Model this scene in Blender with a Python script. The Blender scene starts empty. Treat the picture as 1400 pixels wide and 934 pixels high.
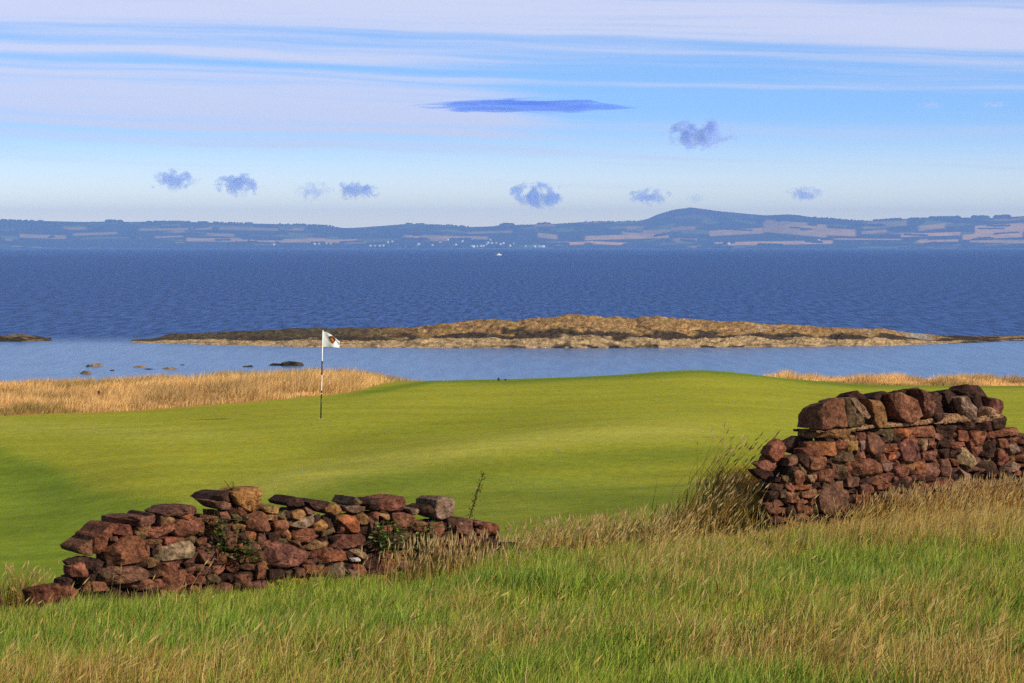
import bpy, bmesh, math, random
import numpy as np
from mathutils import Vector

# ------------------------------------------------------------------ scene, camera, world, sun
scene = bpy.context.scene
COL = scene.collection
F = 3888.9            # focal length in pixels of a 1400 px wide picture (100 mm lens)
CAMZ = 10.0           # metres above the water
HORIZON = 337.0
PITCH = math.atan((467.0 - HORIZON) / F)

cam_data = bpy.data.cameras.new("camera")
cam = bpy.data.objects.new("camera", cam_data)
COL.objects.link(cam)
cam.location = (0, 0, CAMZ)
cam.rotation_euler = (math.radians(90) - PITCH, 0, 0)
cam_data.lens = 100.0
cam_data.sensor_width = 36.0
cam_data.clip_start = 0.1
cam_data.clip_end = 120000.0
scene.camera = cam

SUN_AZ = math.radians(58)     # measured from straight behind the camera, to the right
SUN_EL = math.radians(29)
sun_dir = Vector((math.sin(SUN_AZ) * math.cos(SUN_EL), -math.cos(SUN_AZ) * math.cos(SUN_EL), math.sin(SUN_EL)))
sun_data = bpy.data.lights.new("sun", 'SUN')
sun_data.energy = 4.9
sun_data.angle = math.radians(0.5)
sun_data.color = (1.0, 0.90, 0.76)
sun = bpy.data.objects.new("sun", sun_data)
COL.objects.link(sun)
sun.rotation_euler = sun_dir.to_track_quat('Z', 'Y').to_euler()
sun.location = (60, -60, 80)

scene.view_settings.view_transform = 'Standard'
scene.view_settings.look = 'None'
scene.view_settings.exposure = 0.0
scene.view_settings.gamma = 1.0
scene.render.engine = 'CYCLES'
scene.cycles.use_denoising = False
scene.cycles.max_bounces = 8
scene.cycles.diffuse_bounces = 2
scene.cycles.glossy_bounces = 2
scene.cycles.transmission_bounces = 3
scene.cycles.volume_bounces = 3
scene.cycles.transparent_max_bounces = 8


class Nodes:
    """small helper for node trees"""
    def __init__(self, tree):
        self.t = tree
        tree.nodes.clear()

    def n(self, kind, **kw):
        nd = self.t.nodes.new(kind)
        for k, v in kw.items():
            setattr(nd, k, v)
        return nd

    def l(self, a, b):
        self.t.links.new(a, b)

    def val(self, sock, v):
        if hasattr(v, 'is_linked') or isinstance(v, bpy.types.NodeSocket):
            self.l(v, sock)
        else:
            sock.default_value = v

    def m(self, op, a, b=None, c=None, clamp=False):
        nd = self.n('ShaderNodeMath', operation=op, use_clamp=clamp)
        self.val(nd.inputs[0], a)
        if b is not None:
            self.val(nd.inputs[1], b)
        if c is not None:
            self.val(nd.inputs[2], c)
        return nd.outputs[0]

    def step(self, v, lo, hi, a=0.0, b=1.0):
        nd = self.n('ShaderNodeMapRange', interpolation_type='SMOOTHSTEP')
        self.val(nd.inputs[0], v)
        for i, q in zip((1, 2, 3, 4), (lo, hi, a, b)):
            self.val(nd.inputs[i], q)
        return nd.outputs[0]

    def mix(self, f, a, b, blend='MIX'):
        nd = self.n('ShaderNodeMix', data_type='RGBA', blend_type=blend)
        self.val(nd.inputs[0], f)
        for s, q in ((6, a), (7, b)):
            if isinstance(q, tuple):
                nd.inputs[s].default_value = (*q[:3], 1)
            else:
                self.l(q, nd.inputs[s])
        return nd.outputs[2]

    def noise(self, vec, scale, detail=4.0, rough=0.55, dist=0.0):
        nd = self.n('ShaderNodeTexNoise')
        if vec is not None:
            self.l(vec, nd.inputs['Vector'])
        nd.inputs['Scale'].default_value = scale
        nd.inputs['Detail'].default_value = detail
        nd.inputs['Roughness'].default_value = rough
        nd.inputs['Distortion'].default_value = dist
        return nd.outputs[0]

    def comb(self, x, y, z):
        nd = self.n('ShaderNodeCombineXYZ')
        for i, v in enumerate((x, y, z)):
            self.val(nd.inputs[i], v)
        return nd.outputs[0]

    def scalev(self, vec, s):
        nd = self.n('ShaderNodeVectorMath', operation='MULTIPLY')
        self.l(vec, nd.inputs[0])
        nd.inputs[1].default_value = s
        return nd.outputs[0]


# world: Nishita sky with high streaks of cirrus
world = bpy.data.worlds.new("World")
scene.world = world
world.use_nodes = True
N = Nodes(world.node_tree)
tc = N.n('ShaderNodeTexCoord')
sep = N.n('ShaderNodeSeparateXYZ')
N.l(tc.outputs['Generated'], sep.inputs[0])
X_, Y_, Z_ = sep.outputs
zup = N.m('MAXIMUM', Z_, 0.0)
zs = N.m('ADD', N.m('MULTIPLY', zup, 3.2), 0.03)
nrm = N.n('ShaderNodeVectorMath', operation='NORMALIZE')
N.l(N.comb(X_, Y_, zs), nrm.inputs[0])
sky = N.n('ShaderNodeTexSky', sky_type='NISHITA')
sky.sun_disc = False
sky.sun_elevation = SUN_EL
sky.sun_rotation = math.pi - SUN_AZ      # clockwise from +Y seen from above
sky.altitude = 0
sky.air_density = 1.0
sky.dust_density = 0.6
sky.ozone_density = 1.5
N.l(nrm.outputs[0], sky.inputs[0])
lift = N.step(zup, 0.006, 0.050)
skyc = N.mix(1.0, sky.outputs[0], N.mix(lift, (2.95, 2.20, 1.48), (0.98, 1.27, 1.60)), 'MULTIPLY')
skyc = N.mix(N.step(zup, 0.10, 0.35), skyc, N.mix(1.0, skyc, (0.72, 0.50, 0.33), 'MULTIPLY'))
az = N.m('DIVIDE', X_, N.m('MAXIMUM', N.m('ABSOLUTE', Y_), 0.15))     # tan of the bearing
el = zup
warp = N.m('MULTIPLY', N.m('SUBTRACT', N.noise(N.comb(N.m('MULTIPLY', az, 5.0), N.m('MULTIPLY', el, 30.0), 0.0), 1.0, 3.0), 0.5), 0.010)
elt = N.m('ADD', N.m('ADD', el, N.m('MULTIPLY', az, 0.028)), warp)       # the streaks sink a little to the right
streak = N.noise(N.comb(N.m('MULTIPLY', az, 3.0), N.m('MULTIPLY', elt, 150.0), 3.7), 1.0, 5.0, 0.55)
fine = N.noise(N.comb(N.m('MULTIPLY', az, 9.0), N.m('MULTIPLY', elt, 420.0), 8.1), 1.0, 4.0, 0.6)
st = N.m('ADD', N.m('MULTIPLY', streak, 0.52), N.m('MULTIPLY', fine, 0.48))


def band(e0, half, a0, a1, amp):
    """a bank of cirrus at elevation e0 whose strength fades from bearing a0 to a1"""
    d = N.m('DIVIDE', N.m('SUBTRACT', elt, e0), half)
    g = N.m('POWER', 2.718, N.m('MULTIPLY', N.m('MULTIPLY', d, d), -1.0))
    return N.m('MULTIPLY', N.m('MULTIPLY', g, N.step(az, a0, a1, 1.0, 0.0)), amp)


bank = N.m('ADD', band(0.0490, 0.0085, 0.02, -0.06, 0.0), band(0.0480, 0.0088, -0.02, 0.03, 0.42))
bank = N.m('ADD', bank, band(0.0800, 0.0120, 3.0, 5.0, 0.40))
bank = N.m('ADD', bank, band(0.0640, 0.0018, -0.06, 0.02, 0.26))
bank = N.m('ADD', bank, band(0.0345, 0.0014, 0.0, 0.06, 0.16))
bank = N.m('ADD', bank, band(0.0440, 0.0016, 0.3, 0.6, 0.12))
for args in ((.0390, .0010, -.02, .04, .20), (.0327, .0009, .3, .6, .12), (.0584, .0012, .3, .6, .16), (.0378, .0008, .3, .6, .15), (.0715, .0016, .3, .6, -.14), (.0560, .0010, -.08, .0, .2)):
    bank = N.m('ADD', bank, band(*args))
cov = N.step(N.m('ADD', st, bank), 0.48, 0.90)
cov = N.m('MULTIPLY', cov, N.step(el, 0.012, 0.035, 0.15, 1.0))
skyc = N.mix(N.m('MULTIPLY', cov, 0.80), skyc, (5.8, 5.75, 6.85))
bg = N.n('ShaderNodeBackground')
N.l(skyc, bg.inputs[0])
bg.inputs[1].default_value = 0.145
out = N.n('ShaderNodeOutputWorld')
N.l(bg.outputs[0], out.inputs[0])

# ------------------------------------------------------------------ helpers
rng = np.random.default_rng(7)
random.seed(7)


def lin(r, g, b):
    f = lambda v: (v / 255 / 12.92) if v <= 10 else ((v / 255 + 0.055) / 1.055) ** 2.4
    return (f(r), f(g), f(b))


def tag(o, label=None, cat=None, group=None, kind=None):
    if label: o['label'] = label
    if cat: o['category'] = cat
    if group: o['group'] = group
    if kind: o['kind'] = kind
    return o


def empty(name, loc):
    o = bpy.data.objects.new(name, None)
    COL.objects.link(o)
    o.location = loc
    o.empty_display_size = 0.2
    return o


def smooth(x, a, b):
    t = np.clip((np.asarray(x, float) - a) / (b - a), 0, 1)
    return t * t * (3 - 2 * t)


def hash2(ix, iy, seed):
    h = (ix.astype(np.int64) * 374761393 + iy.astype(np.int64) * 668265263 + seed * 1442695041) & 0xffffffff
    h = ((h ^ (h >> 13)) * 1274126177) & 0xffffffff
    h = h ^ (h >> 16)
    return (h & 0xffff) / 65535.0


def vnoise(x, y, seed=0):
    x = np.asarray(x, float); y = np.asarray(y, float)
    ix = np.floor(x); iy = np.floor(y)
    fx = x - ix; fy = y - iy
    fx = fx * fx * (3 - 2 * fx); fy = fy * fy * (3 - 2 * fy)
    a = hash2(ix, iy, seed); b = hash2(ix + 1, iy, seed)
    c = hash2(ix, iy + 1, seed); d = hash2(ix + 1, iy + 1, seed)
    return (a * (1 - fx) + b * fx) * (1 - fy) + (c * (1 - fx) + d * fx) * fy


def fbm(x, y, seed=0, octaves=4):
    s = 0; amp = 0.5; f = 1.0; tot = 0
    for i in range(octaves):
        s = s + amp * vnoise(np.asarray(x) * f, np.asarray(y) * f, seed + i * 17)
        tot += amp; amp *= 0.5; f *= 2.03
    return s / tot


def ray(px, py):
    u = (np.asarray(px, float) - 700) / F
    v = (467 - np.asarray(py, float)) / F
    return u, math.cos(PITCH) + v * math.sin(PITCH), -math.sin(PITCH) + v * math.cos(PITCH)


def at(px, py, Y):
    """the point at depth Y seen in the direction of picture point (px, py)"""
    dx, dy, dz = ray(px, py)
    s = Y / dy
    return np.stack(np.broadcast_arrays(dx * s, Y + 0 * s, CAMZ + dz * s), -1)


def project(X, Y, Z):
    c, s = math.cos(PITCH), math.sin(PITCH)
    dz = Z - CAMZ
    depth = Y * c - dz * s
    up = Y * s + dz * c
    return 700 + F * X / depth, 467 - F * up / depth


M_stone_ref = [None]


def mesh_obj(name, verts, faces, mat, col=None, parent=None, smooth_shade=False):
    """faces: list of int arrays, every array (n, k)"""
    me = bpy.data.meshes.new(name)
    verts = np.ascontiguousarray(verts, dtype=np.float32).reshape(-1, 3)
    me.vertices.add(len(verts))
    me.vertices.foreach_set('co', verts.ravel())
    fl = [np.asarray(f, dtype=np.int32) for f in faces if len(f)]
    loops = np.concatenate([f.ravel() for f in fl])
    totals = np.concatenate([np.full(len(f), f.shape[1], np.int32) for f in fl])
    starts = np.concatenate([[0], np.cumsum(totals)[:-1]]).astype(np.int32)
    me.loops.add(len(loops))
    me.loops.foreach_set('vertex_index', loops)
    me.polygons.add(len(totals))
    me.polygons.foreach_set('loop_start', starts)
    me.polygons.foreach_set('loop_total', totals)
    if smooth_shade:
        me.polygons.foreach_set('use_smooth', np.ones(len(totals), bool))
    me.update(calc_edges=True)
    if col is not None:
        c = np.ones((len(verts), 4), np.float32)
        c[:, :3] = col
        a = me.attributes.new('col', 'FLOAT_COLOR', 'POINT')
        a.data.foreach_set('color', c.ravel())
    if mat: me.materials.append(mat)
    o = bpy.data.objects.new(name, me)
    COL.objects.link(o)
    if mat is M_stone_ref[0]:
        me.set_sharp_from_angle(angle=math.radians(17))
    if parent:
        o.parent = parent
        me.transform(parent_inv(parent))
    return o


def parent_inv(p):
    from mathutils import Matrix
    loc = Vector((0, 0, 0))
    q = p
    while q:
        loc += q.location
        q = q.parent
    return Matrix.Translation(-loc)


def grid_faces(nu, nv):
    i = np.arange(nu * nv).reshape(nu, nv)
    return np.stack([i[:-1, :-1].ravel(), i[1:, :-1].ravel(), i[1:, 1:].ravel(), i[:-1, 1:].ravel()], -1)


class Batch:
    """collects pieces that become one mesh"""
    def __init__(self):
        self.v = []; self.f = {}; self.c = []; self.n = 0

    def add(self, verts, faces, col):
        verts = np.asarray(verts, float).reshape(-1, 3)
        for f in faces:
            f = np.asarray(f)
            if len(f):
                self.f.setdefault(f.shape[1], []).append(f + self.n)
        self.v.append(verts)
        self.c.append(np.broadcast_to(np.asarray(col, float), verts.shape))
        self.n += len(verts)

    def build(self, name, mat, parent=None, smooth_shade=False):
        return mesh_obj(name, np.concatenate(self.v), [np.concatenate(x) for x in self.f.values()], mat,
                        np.concatenate(self.c), parent, smooth_shade)


def tube(pts, radii, k=6):
    pts = np.asarray(pts, float); n = len(pts)
    radii = np.broadcast_to(np.asarray(radii, float), (n,))
    V = []
    for i in range(n):
        d = pts[min(i + 1, n - 1)] - pts[max(i - 1, 0)]
        d = d / (np.linalg.norm(d) + 1e-9)
        a = np.cross(d, [0.31, 0.9, 0.11]); a /= np.linalg.norm(a) + 1e-9
        b = np.cross(d, a)
        for j in range(k):
            t = 2 * math.pi * j / k
            V.append(pts[i] + radii[i] * (math.cos(t) * a + math.sin(t) * b))
    Q = [[i * k + j, i * k + (j + 1) % k, (i + 1) * k + (j + 1) % k, (i + 1) * k + j] for i in range(n - 1) for j in range(k)]
    V += [pts[0], pts[-1]]
    T = [[n * k, (j + 1) % k, j] for j in range(k)] + [[n * k + 1, (n - 1) * k + j, (n - 1) * k + (j + 1) % k] for j in range(k)]
    return np.array(V), [np.array(Q), np.array(T)]


# ------------------------------------------------------------------ materials
def new_mat(name):
    m = bpy.data.materials.new(name)
    m.use_nodes = True
    return m, Nodes(m.node_tree)


def finish(n, shader, vol=None):
    o = n.n('ShaderNodeOutputMaterial')
    if shader is not None: n.l(shader, o.inputs['Surface'])
    if vol is not None: n.l(vol, o.inputs['Volume'])


def principled(n, color, rough=0.9, spec=0.2, normal=None):
    p = n.n('ShaderNodeBsdfPrincipled')
    if isinstance(color, tuple): p.inputs['Base Color'].default_value = (*color, 1)
    else: n.l(color, p.inputs['Base Color'])
    n.val(p.inputs['Roughness'], rough)
    n.val(p.inputs['Specular IOR Level'], spec)
    if normal is not None: n.l(normal, p.inputs['Normal'])
    return p


def bump(n, h, strength, dist):
    b = n.n('ShaderNodeBump')
    b.inputs['Strength'].default_value = strength
    b.inputs['Distance'].default_value = dist
    n.l(h, b.inputs['Height'])
    return b.outputs[0]


def attr(n):
    return n.n('ShaderNodeAttribute', attribute_name='col').outputs['Color']


def pos(n):
    return n.n('ShaderNodeNewGeometry').outputs['Position']


def mat_plain(name, color, rough=0.6, spec=0.3):
    m, n = new_mat(name)
    p = pos(n)
    v = n.step(n.noise(p, 9.0, 3.0), 0.3, 0.7, 0.88, 1.08)
    c = n.mix(1.0, color, n.comb(v, v, v), 'MULTIPLY')
    finish(n, principled(n, c, rough, spec).outputs[0])
    return m


def mat_stone():
    m, n = new_mat('weathered_stone')
    p = pos(n)
    a = attr(n)
    big = n.noise(p, 7.0, 5.0, 0.6)
    mid = n.noise(p, 28.0, 6.0, 0.65)
    v = n.step(big, 0.28, 0.72, 0.55, 1.40)
    c = n.mix(1.0, a, n.comb(v, v, v), 'MULTIPLY')
    v2 = n.step(mid, 0.3, 0.7, 0.60, 1.36)
    c = n.mix(1.0, c, n.comb(v2, v2, v2), 'MULTIPLY')
    dark = n.step(n.noise(p, 13.0, 5.0, 0.6), 0.60, 0.68, 0.0, 0.55)
    c = n.mix(dark, c, lin(48, 36, 30))
    lich = n.step(n.noise(n.scalev(p, (1.0, 1.0, 1.0)), 17.0, 6.0, 0.7), 0.66, 0.72, 0.0, 0.75)
    c = n.mix(lich, c, lin(168, 150, 128))
    ylich = n.step(n.noise(p, 5.3, 6.0, 0.65), 0.62, 0.72, 0.0, 0.45)
    c = n.mix(ylich, c, lin(150, 104, 36))
    h = n.m('ADD', n.m('MULTIPLY', big, 0.8), n.m('MULTIPLY', n.noise(p, 38.0, 7.0, 0.7), 0.5))
    finish(n, principled(n, c, 0.95, 0.12, bump(n, h, 1.0, 0.05)).outputs[0])
    return m


def mat_leaf(name, trans=0.3):
    m, n = new_mat(name)
    a = attr(n)
    d = principled(n, a, 0.75, 0.12)
    t = n.n('ShaderNodeBsdfTranslucent')
    n.l(a, t.inputs[0])
    mx = n.n('ShaderNodeMixShader')
    mx.inputs[0].default_value = trans
    n.l(d.outputs[0], mx.inputs[1]); n.l(t.outputs[0], mx.inputs[2])
    finish(n, mx.outputs[0])
    return m


def mat_turf():
    m, n = new_mat('turf')
    p = pos(n)
    a = attr(n)
    v = n.step(n.noise(n.scalev(p, (0.25, 0.5, 0.5)), 1.0, 5.0, 0.6), 0.3, 0.7, 0.90, 1.10)
    c = n.mix(1.0, a, n.comb(v, v, v), 'MULTIPLY')
    f1 = n.noise(n.scalev(p, (1.0, 0.35, 1.0)), 6.0, 8.0, 0.75)
    v = n.step(f1, 0.25, 0.75, 0.80, 1.20)
    c = n.mix(1.0, c, n.comb(v, v, v), 'MULTIPLY')
    dry = n.step(n.noise(n.scalev(p, (0.5, 0.22, 1)), 1.7, 5.0, 0.65), 0.50, 0.75, 0.0, 0.35)
    c = n.mix(dry, c, n.mix(1.0, c, (1.35, 1.02, 0.8), 'MULTIPLY'))
    h = n.noise(p, 30.0, 5.0, 0.7)
    finish(n, principled(n, c, 0.95, 0.05, bump(n, h, 0.55, 0.03)).outputs[0])
    return m


def mat_rock():
    m, n = new_mat('shore_rock')
    p = pos(n)
    a = attr(n)
    f1 = n.noise(n.scalev(p, (1.0, 0.3, 2.2)), 1.6, 8.0, 0.7)
    v = n.step(f1, 0.28, 0.72, 0.45, 1.45)
    c = n.mix(1.0, a, n.comb(v, v, v), 'MULTIPLY')
    h = n.noise(n.scalev(p, (1.0, 0.5, 2.0)), 1.3, 8.0, 0.7)
    finish(n, principled(n, c, 0.9, 0.15, bump(n, h, 1.0, 0.5)).outputs[0])
    return m


def mat_land():
    m, n = new_mat('far_land')
    a = attr(n)
    v = n.step(n.noise(n.scalev(pos(n), (0.012, 0.004, 0.02)), 1.0, 5.0, 0.6), 0.3, 0.7, 0.8, 1.2)
    c = n.mix(1.0, a, n.comb(v, v, v), 'MULTIPLY')
    finish(n, principled(n, c, 1.0, 0.0).outputs[0])
    return m


def mat_water():
    m, n = new_mat('sea_water')
    p = pos(n)
    sp = n.n('ShaderNodeSeparateXYZ')
    n.l(p, sp.inputs[0])
    # the lee of the skerry is calmer than the open firth
    edge = n.m('ADD', sp.outputs[1], n.m('MULTIPLY', n.m('SUBTRACT', n.noise(n.scalev(p, (0.03, 0.02, 1)), 1.0, 3.0), 0.5), 26.0))
    open_ = n.step(edge, 285.0, 322.0)
    chop = n.noise(n.scalev(p, (1.0, 0.085, 1.0)), 0.95, 4.0, 0.72, 0.0)
    swell = n.noise(n.scalev(p, (0.035, 0.006, 1.0)), 1.0, 6.0, 0.6)
    gust = n.noise(n.scalev(p, (0.0021, 0.0007, 1.0)), 1.0, 5.0, 0.6)
    deep = n.mix(n.step(chop, 0.34, 0.66), lin(12, 40, 104), lin(70, 108, 182))  # changing reflection from wave to wave, painted as light and dark blues
    deep = n.mix(n.step(gust, 0.35, 0.7, 0.0, 0.35), deep, lin(74, 104, 160))
    calm = n.mix(n.step(chop, 0.36, 0.64), lin(78, 106, 152), lin(100, 130, 174))
    c = n.mix(open_, calm, deep)
    foam = n.step(n.noise(n.scalev(p, (1.0, 0.055, 1.0)), 0.16, 7.0, 0.66), 0.735, 0.765)
    foam = n.m('MULTIPLY', foam, n.m('MULTIPLY', open_, 0.8))
    c = n.mix(foam, c, (0.75, 0.78, 0.8))
    h = n.m('ADD', chop, n.m('MULTIPLY', swell, 0.3))
    nb = n.n('ShaderNodeBump')
    nb.inputs['Distance'].default_value = 0.6
    n.l(n.m('MULTIPLY_ADD', open_, 0.15, 0.20), nb.inputs['Strength'])
    n.l(h, nb.inputs['Height'])
    s = principled(n, c, n.m('MULTIPLY_ADD', open_, 0.18, 0.22), n.m('MULTIPLY_ADD', open_, -0.16, 0.30), nb.outputs[0])
    finish(n, s.outputs[0])
    return m


M_stone = mat_stone()
M_stone_ref[0] = M_stone
M_grass = mat_leaf('grass_blade', 0.3)
M_leaf = mat_leaf('weed_leaf', 0.25)
M_turf = mat_turf()
M_rock = mat_rock()
M_land = mat_land()
M_water = mat_water()

# ------------------------------------------------------------------ the lie of the land
WA = np.array([-3.84, 23.0])                      # the wall's line on the plan
WB = np.array([5.37, 29.0])
WT = (WB - WA) / np.linalg.norm(WB - WA)          # along the wall, to the right
WN = np.array([WT[1], -WT[0]])                    # out of its front face

PXS = np.array([-400, 0, 200, 400, 550, 700, 960, 1200, 1400, 1800.])
YS = np.array([24, 32, 40, 50, 60, 71, 80, 90, 100, 112, 120, 130, 150.])
DROP = np.array([
    #  24    32    40    50    60    71    80    90   100   112   120  130  150
    [3.30, 3.90, 4.25, 4.45, 4.55, 4.70, 4.85, 4.95, 5.05, 5.60, 7.6, 9.8, 11.0],
    [3.20, 3.80, 4.15, 4.45, 4.50, 4.60, 4.80, 4.90, 5.00, 5.60, 7.6, 9.8, 11.0],
    [3.15, 3.75, 4.05, 4.25, 4.33, 4.47, 4.70, 4.78, 4.90, 5.50, 7.6, 9.8, 11.0],
    [3.05, 3.60, 3.90, 4.10, 4.20, 4.27, 4.42, 4.62, 4.74, 5.40, 7.6, 9.8, 11.0],
    [3.00, 3.45, 3.72, 3.98, 4.12, 4.25, 4.42, 4.56, 4.72, 5.40, 7.6, 9.8, 11.0],
    [2.90, 3.30, 3.60, 3.85, 4.05, 4.22, 4.36, 4.46, 4.60, 5.40, 7.6, 9.8, 11.0],
    [2.80, 3.05, 3.40, 3.70, 3.93, 4.10, 4.20, 4.28, 4.36, 5.30, 7.6, 9.8, 11.0],
    [2.78, 2.95, 3.40, 3.75, 4.02, 4.25, 4.40, 4.62, 4.93, 5.30, 7.2, 9.8, 11.0],
    [2.75, 2.90, 3.40, 3.75, 4.02, 4.25, 4.42, 4.66, 4.93, 5.24, 7.2, 9.8, 11.0],
    [2.75, 2.90, 3.40, 3.75, 4.02, 4.25, 4.42, 4.66, 4.93, 5.24, 7.2, 9.8, 11.0]])
# a smoothed fine table
_fx = np.linspace(-400, 1800, 221)
_fy = np.linspace(24, 150, 253)
_t = np.array([np.interp(_fy, YS, r) for r in DROP])
_t = np.array([np.interp(_fx, PXS, _t[:, j]) for j in range(len(_fy))]).T


def gsm(a, sig, axis):
    k = np.exp(-0.5 * (np.arange(-3 * sig, 3 * sig + 1) / sig) ** 2); k /= k.sum()
    pad = [(0, 0), (0, 0)]; pad[axis] = (3 * sig, 3 * sig)
    ap = np.pad(a, pad, mode='edge')
    return np.apply_along_axis(lambda v: np.convolve(v, k, 'valid'), axis, ap)


_t = gsm(gsm(_t, 6, 0), 6, 1)


def table(px, Y):
    gx = np.clip((px + 400) / 2200 * 220, 0, 219.999); gy = np.clip((Y - 24) / 126 * 252, 0, 251.999)
    i = gx.astype(int); j = gy.astype(int); u = gx - i; v = gy - j
    return (_t[i, j] * (1 - u) + _t[i + 1, j] * u) * (1 - v) + (_t[i, j + 1] * (1 - u) + _t[i + 1, j + 1] * u) * v


def wall_q(X, Y):
    """distance beyond the wall's front line (negative on the meadow side)"""
    return -((X - WA[0]) * WN[0] + (Y - WA[1]) * WN[1])


def ground(X, Y):
    X = np.asarray(X, float); Y = np.asarray(Y, float)
    px = 700 + F * X / np.maximum(Y, 3.0)
    q = wall_q(X, Y)
    # meadow: falls evenly from the camera's feet to the wall
    base = np.interp(X, [-6, -3.7, -2.6, -1.9, 0.2, 2.4, 5.3], [2.98, 2.98, 2.98, 2.98, 2.86, 2.84, 2.74])
    dist0 = -wall_q(0.0, 0.0)
    frac = np.clip(1 + q / (-wall_q(X * 0, Y * 0)), -1.5, 1.2)
    mead = 1.6 + (base - 1.6) * frac
    mead = mead + 0.05 * (fbm(X * 0.7, Y * 0.7, 5, 3) - 0.5)
    far = table(px, Y)
    # ridges and hollows of the green
    Yc = np.maximum(Y, 20)
    for (gx, gy, rx, ry, a) in GREEN_BUMPS:
        far = far - 1.7 * a * np.exp(-((px - gx) / rx) ** 2 - ((Y - gy) / ry) ** 2)
    far = far + 0.05 * (fbm(X * 0.16, Y * 0.16, 11, 3) - 0.5)
    w = smooth(q, -0.6, 2.2)
    return CAMZ - (mead * (1 - w) + far * w)


GREEN_BUMPS = [(40, 55, 120, 7, -0.07), (190, 52, 110, 7, 0.08), (420, 46, 130, 5, 0.10), (650, 54, 150, 6, 0.12),
               (860, 62, 150, 6, 0.08), (900, 46, 200, 5, -0.12), (560, 62, 160, 5, -0.07), (300, 64, 160, 6, -0.06),
               (960, 99, 90, 8, 0.10), (1150, 78, 160, 6, -0.06), (760, 80, 160, 7, -0.05)]


def hit(px, py):
    """where the ray through (px, py) meets the ground"""
    dx, dy, dz = ray(px, py)
    Yv = np.linspace(10, 118, 3000)
    Xv = dx / dy * Yv
    zr = CAMZ + dz / dy * Yv
    g = ground(Xv, Yv)
    k = np.argmax(zr <= g)
    return np.array([Xv[k], Yv[k], g[k]])


# boundaries in plan, as pixel columns against distance
def dune_left_front(px):
    return np.interp(px, [-400, 0, 200, 400, 470, 530, 575], [77, 79, 80.5, 84, 88, 96, 104])


def dune_right_front(px):
    return np.interp(px, [1040, 1070, 1120, 1180, 1400, 1800], [112, 104, 101, 100, 101, 101])


def dune_mask(X, Y):
    px = 700 + F * X / np.maximum(Y, 3)
    n = (fbm(X * 0.5, Y * 0.5, 3, 3) - 0.5) * 3
    left = smooth(-px, -556, -470) * smooth(Y + n - dune_left_front(px), -0.4, 0.6)
    right = (px > 1040) * smooth(Y + n * 0.6 - dune_right_front(px), -0.4, 0.6)
    return np.maximum(np.maximum(left, right), smooth(Y, 106, 109))


# ------------------------------------------------------------------ ground sheet
def axis(lo, hi, flo, fhi, fine, coarse):
    return np.concatenate([np.arange(lo, flo, coarse), np.arange(flo, fhi, fine), np.arange(fhi, hi + coarse, coarse)])


gx = axis(-260, 260, -27, 30, 0.2, 6.0)
gy = axis(-30, 150, 8, 116, 0.25, 2.0)
GX, GY = np.meshgrid(gx, gy, indexing='ij')
GZ = ground(GX, GY)
PX, PY = project(GX, np.maximum(GY, 3), GZ)
Q = wall_q(GX, GY)
green_c = np.array(lin(164, 164, 48)); fair_c = np.array(lin(132, 150, 42)); apron_c = np.array(lin(142, 150, 48))
dune_c = np.array(lin(196, 146, 80)); soil_c = np.array(lin(92, 92, 40)); sand_c = np.array(lin(190, 168, 132))
# the putting surface: everything behind its front edge, yellower than the fairway
front = np.interp(PX, [-200, 0, 60, 130, 250, 330, 400, 470, 600, 800, 1030, 1300], [600, 612, 632, 672, 690, 678, 658, 645, 640, 652, 656, 660])
wob = (fbm(GX * 0.35, GY * 0.35, 21, 3) - 0.5) * 26
on_green = smooth(front - PY + wob * 0.8, -16, 16)
apron = smooth(PX, 330, 430)
gcol = fair_c * (1 - apron[..., None]) + apron_c * apron[..., None]
gcol = gcol * (1 - on_green[..., None]) + green_c * on_green[..., None]
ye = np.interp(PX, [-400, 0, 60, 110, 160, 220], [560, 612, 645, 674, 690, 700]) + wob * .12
bank_shade = (smooth(PY - ye, -2, 4) * smooth(ye - PY, -70, -18) * smooth(-PX, -170, -80) * .4)[..., None]  # shade of the left-falling bank, painted into the turf colour
gcol = gcol * (1 - bank_shade) + np.array(lin(104, 130, 34)) * bank_shade
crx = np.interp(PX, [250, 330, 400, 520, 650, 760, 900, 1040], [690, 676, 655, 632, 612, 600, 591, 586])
crest_light = (np.exp(-((PY - crx) / (9 + 10 * fbm(GX * .3, GY * .2, 44, 2))) ** 2) * smooth(PX, 230, 330) * smooth(-PX, -1050, -900) * .75)[..., None]  # sunlit crest of the ridge, painted as a lighter turf band
gcol = gcol * (1 - crest_light) + np.array(lin(184, 180, 76)) * crest_light
hollow_shade = (np.exp(-((PY - (crx - 34)) / 16) ** 2) * smooth(PX, 380, 480) * smooth(-PX, -900, -700) * .45)[..., None]  # shaded hollow behind the crest, painted darker
gcol = gcol * (1 - hollow_shade) + np.array(lin(124, 132, 30)) * hollow_shade
hollow_shade = (np.exp(-((PY - (crx + 32)) / 15) ** 2) * smooth(PX, 380, 520) * smooth(-PX, -1060, -940) * .55)[..., None]  # shaded slope below the crest, painted darker
gcol = gcol * (1 - hollow_shade) + np.array(lin(108, 126, 32)) * hollow_shade
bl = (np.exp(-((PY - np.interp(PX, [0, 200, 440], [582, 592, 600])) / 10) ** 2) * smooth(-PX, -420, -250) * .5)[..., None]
gcol = gcol * (1 - bl) + np.array(lin(176, 174, 74)) * bl
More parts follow.
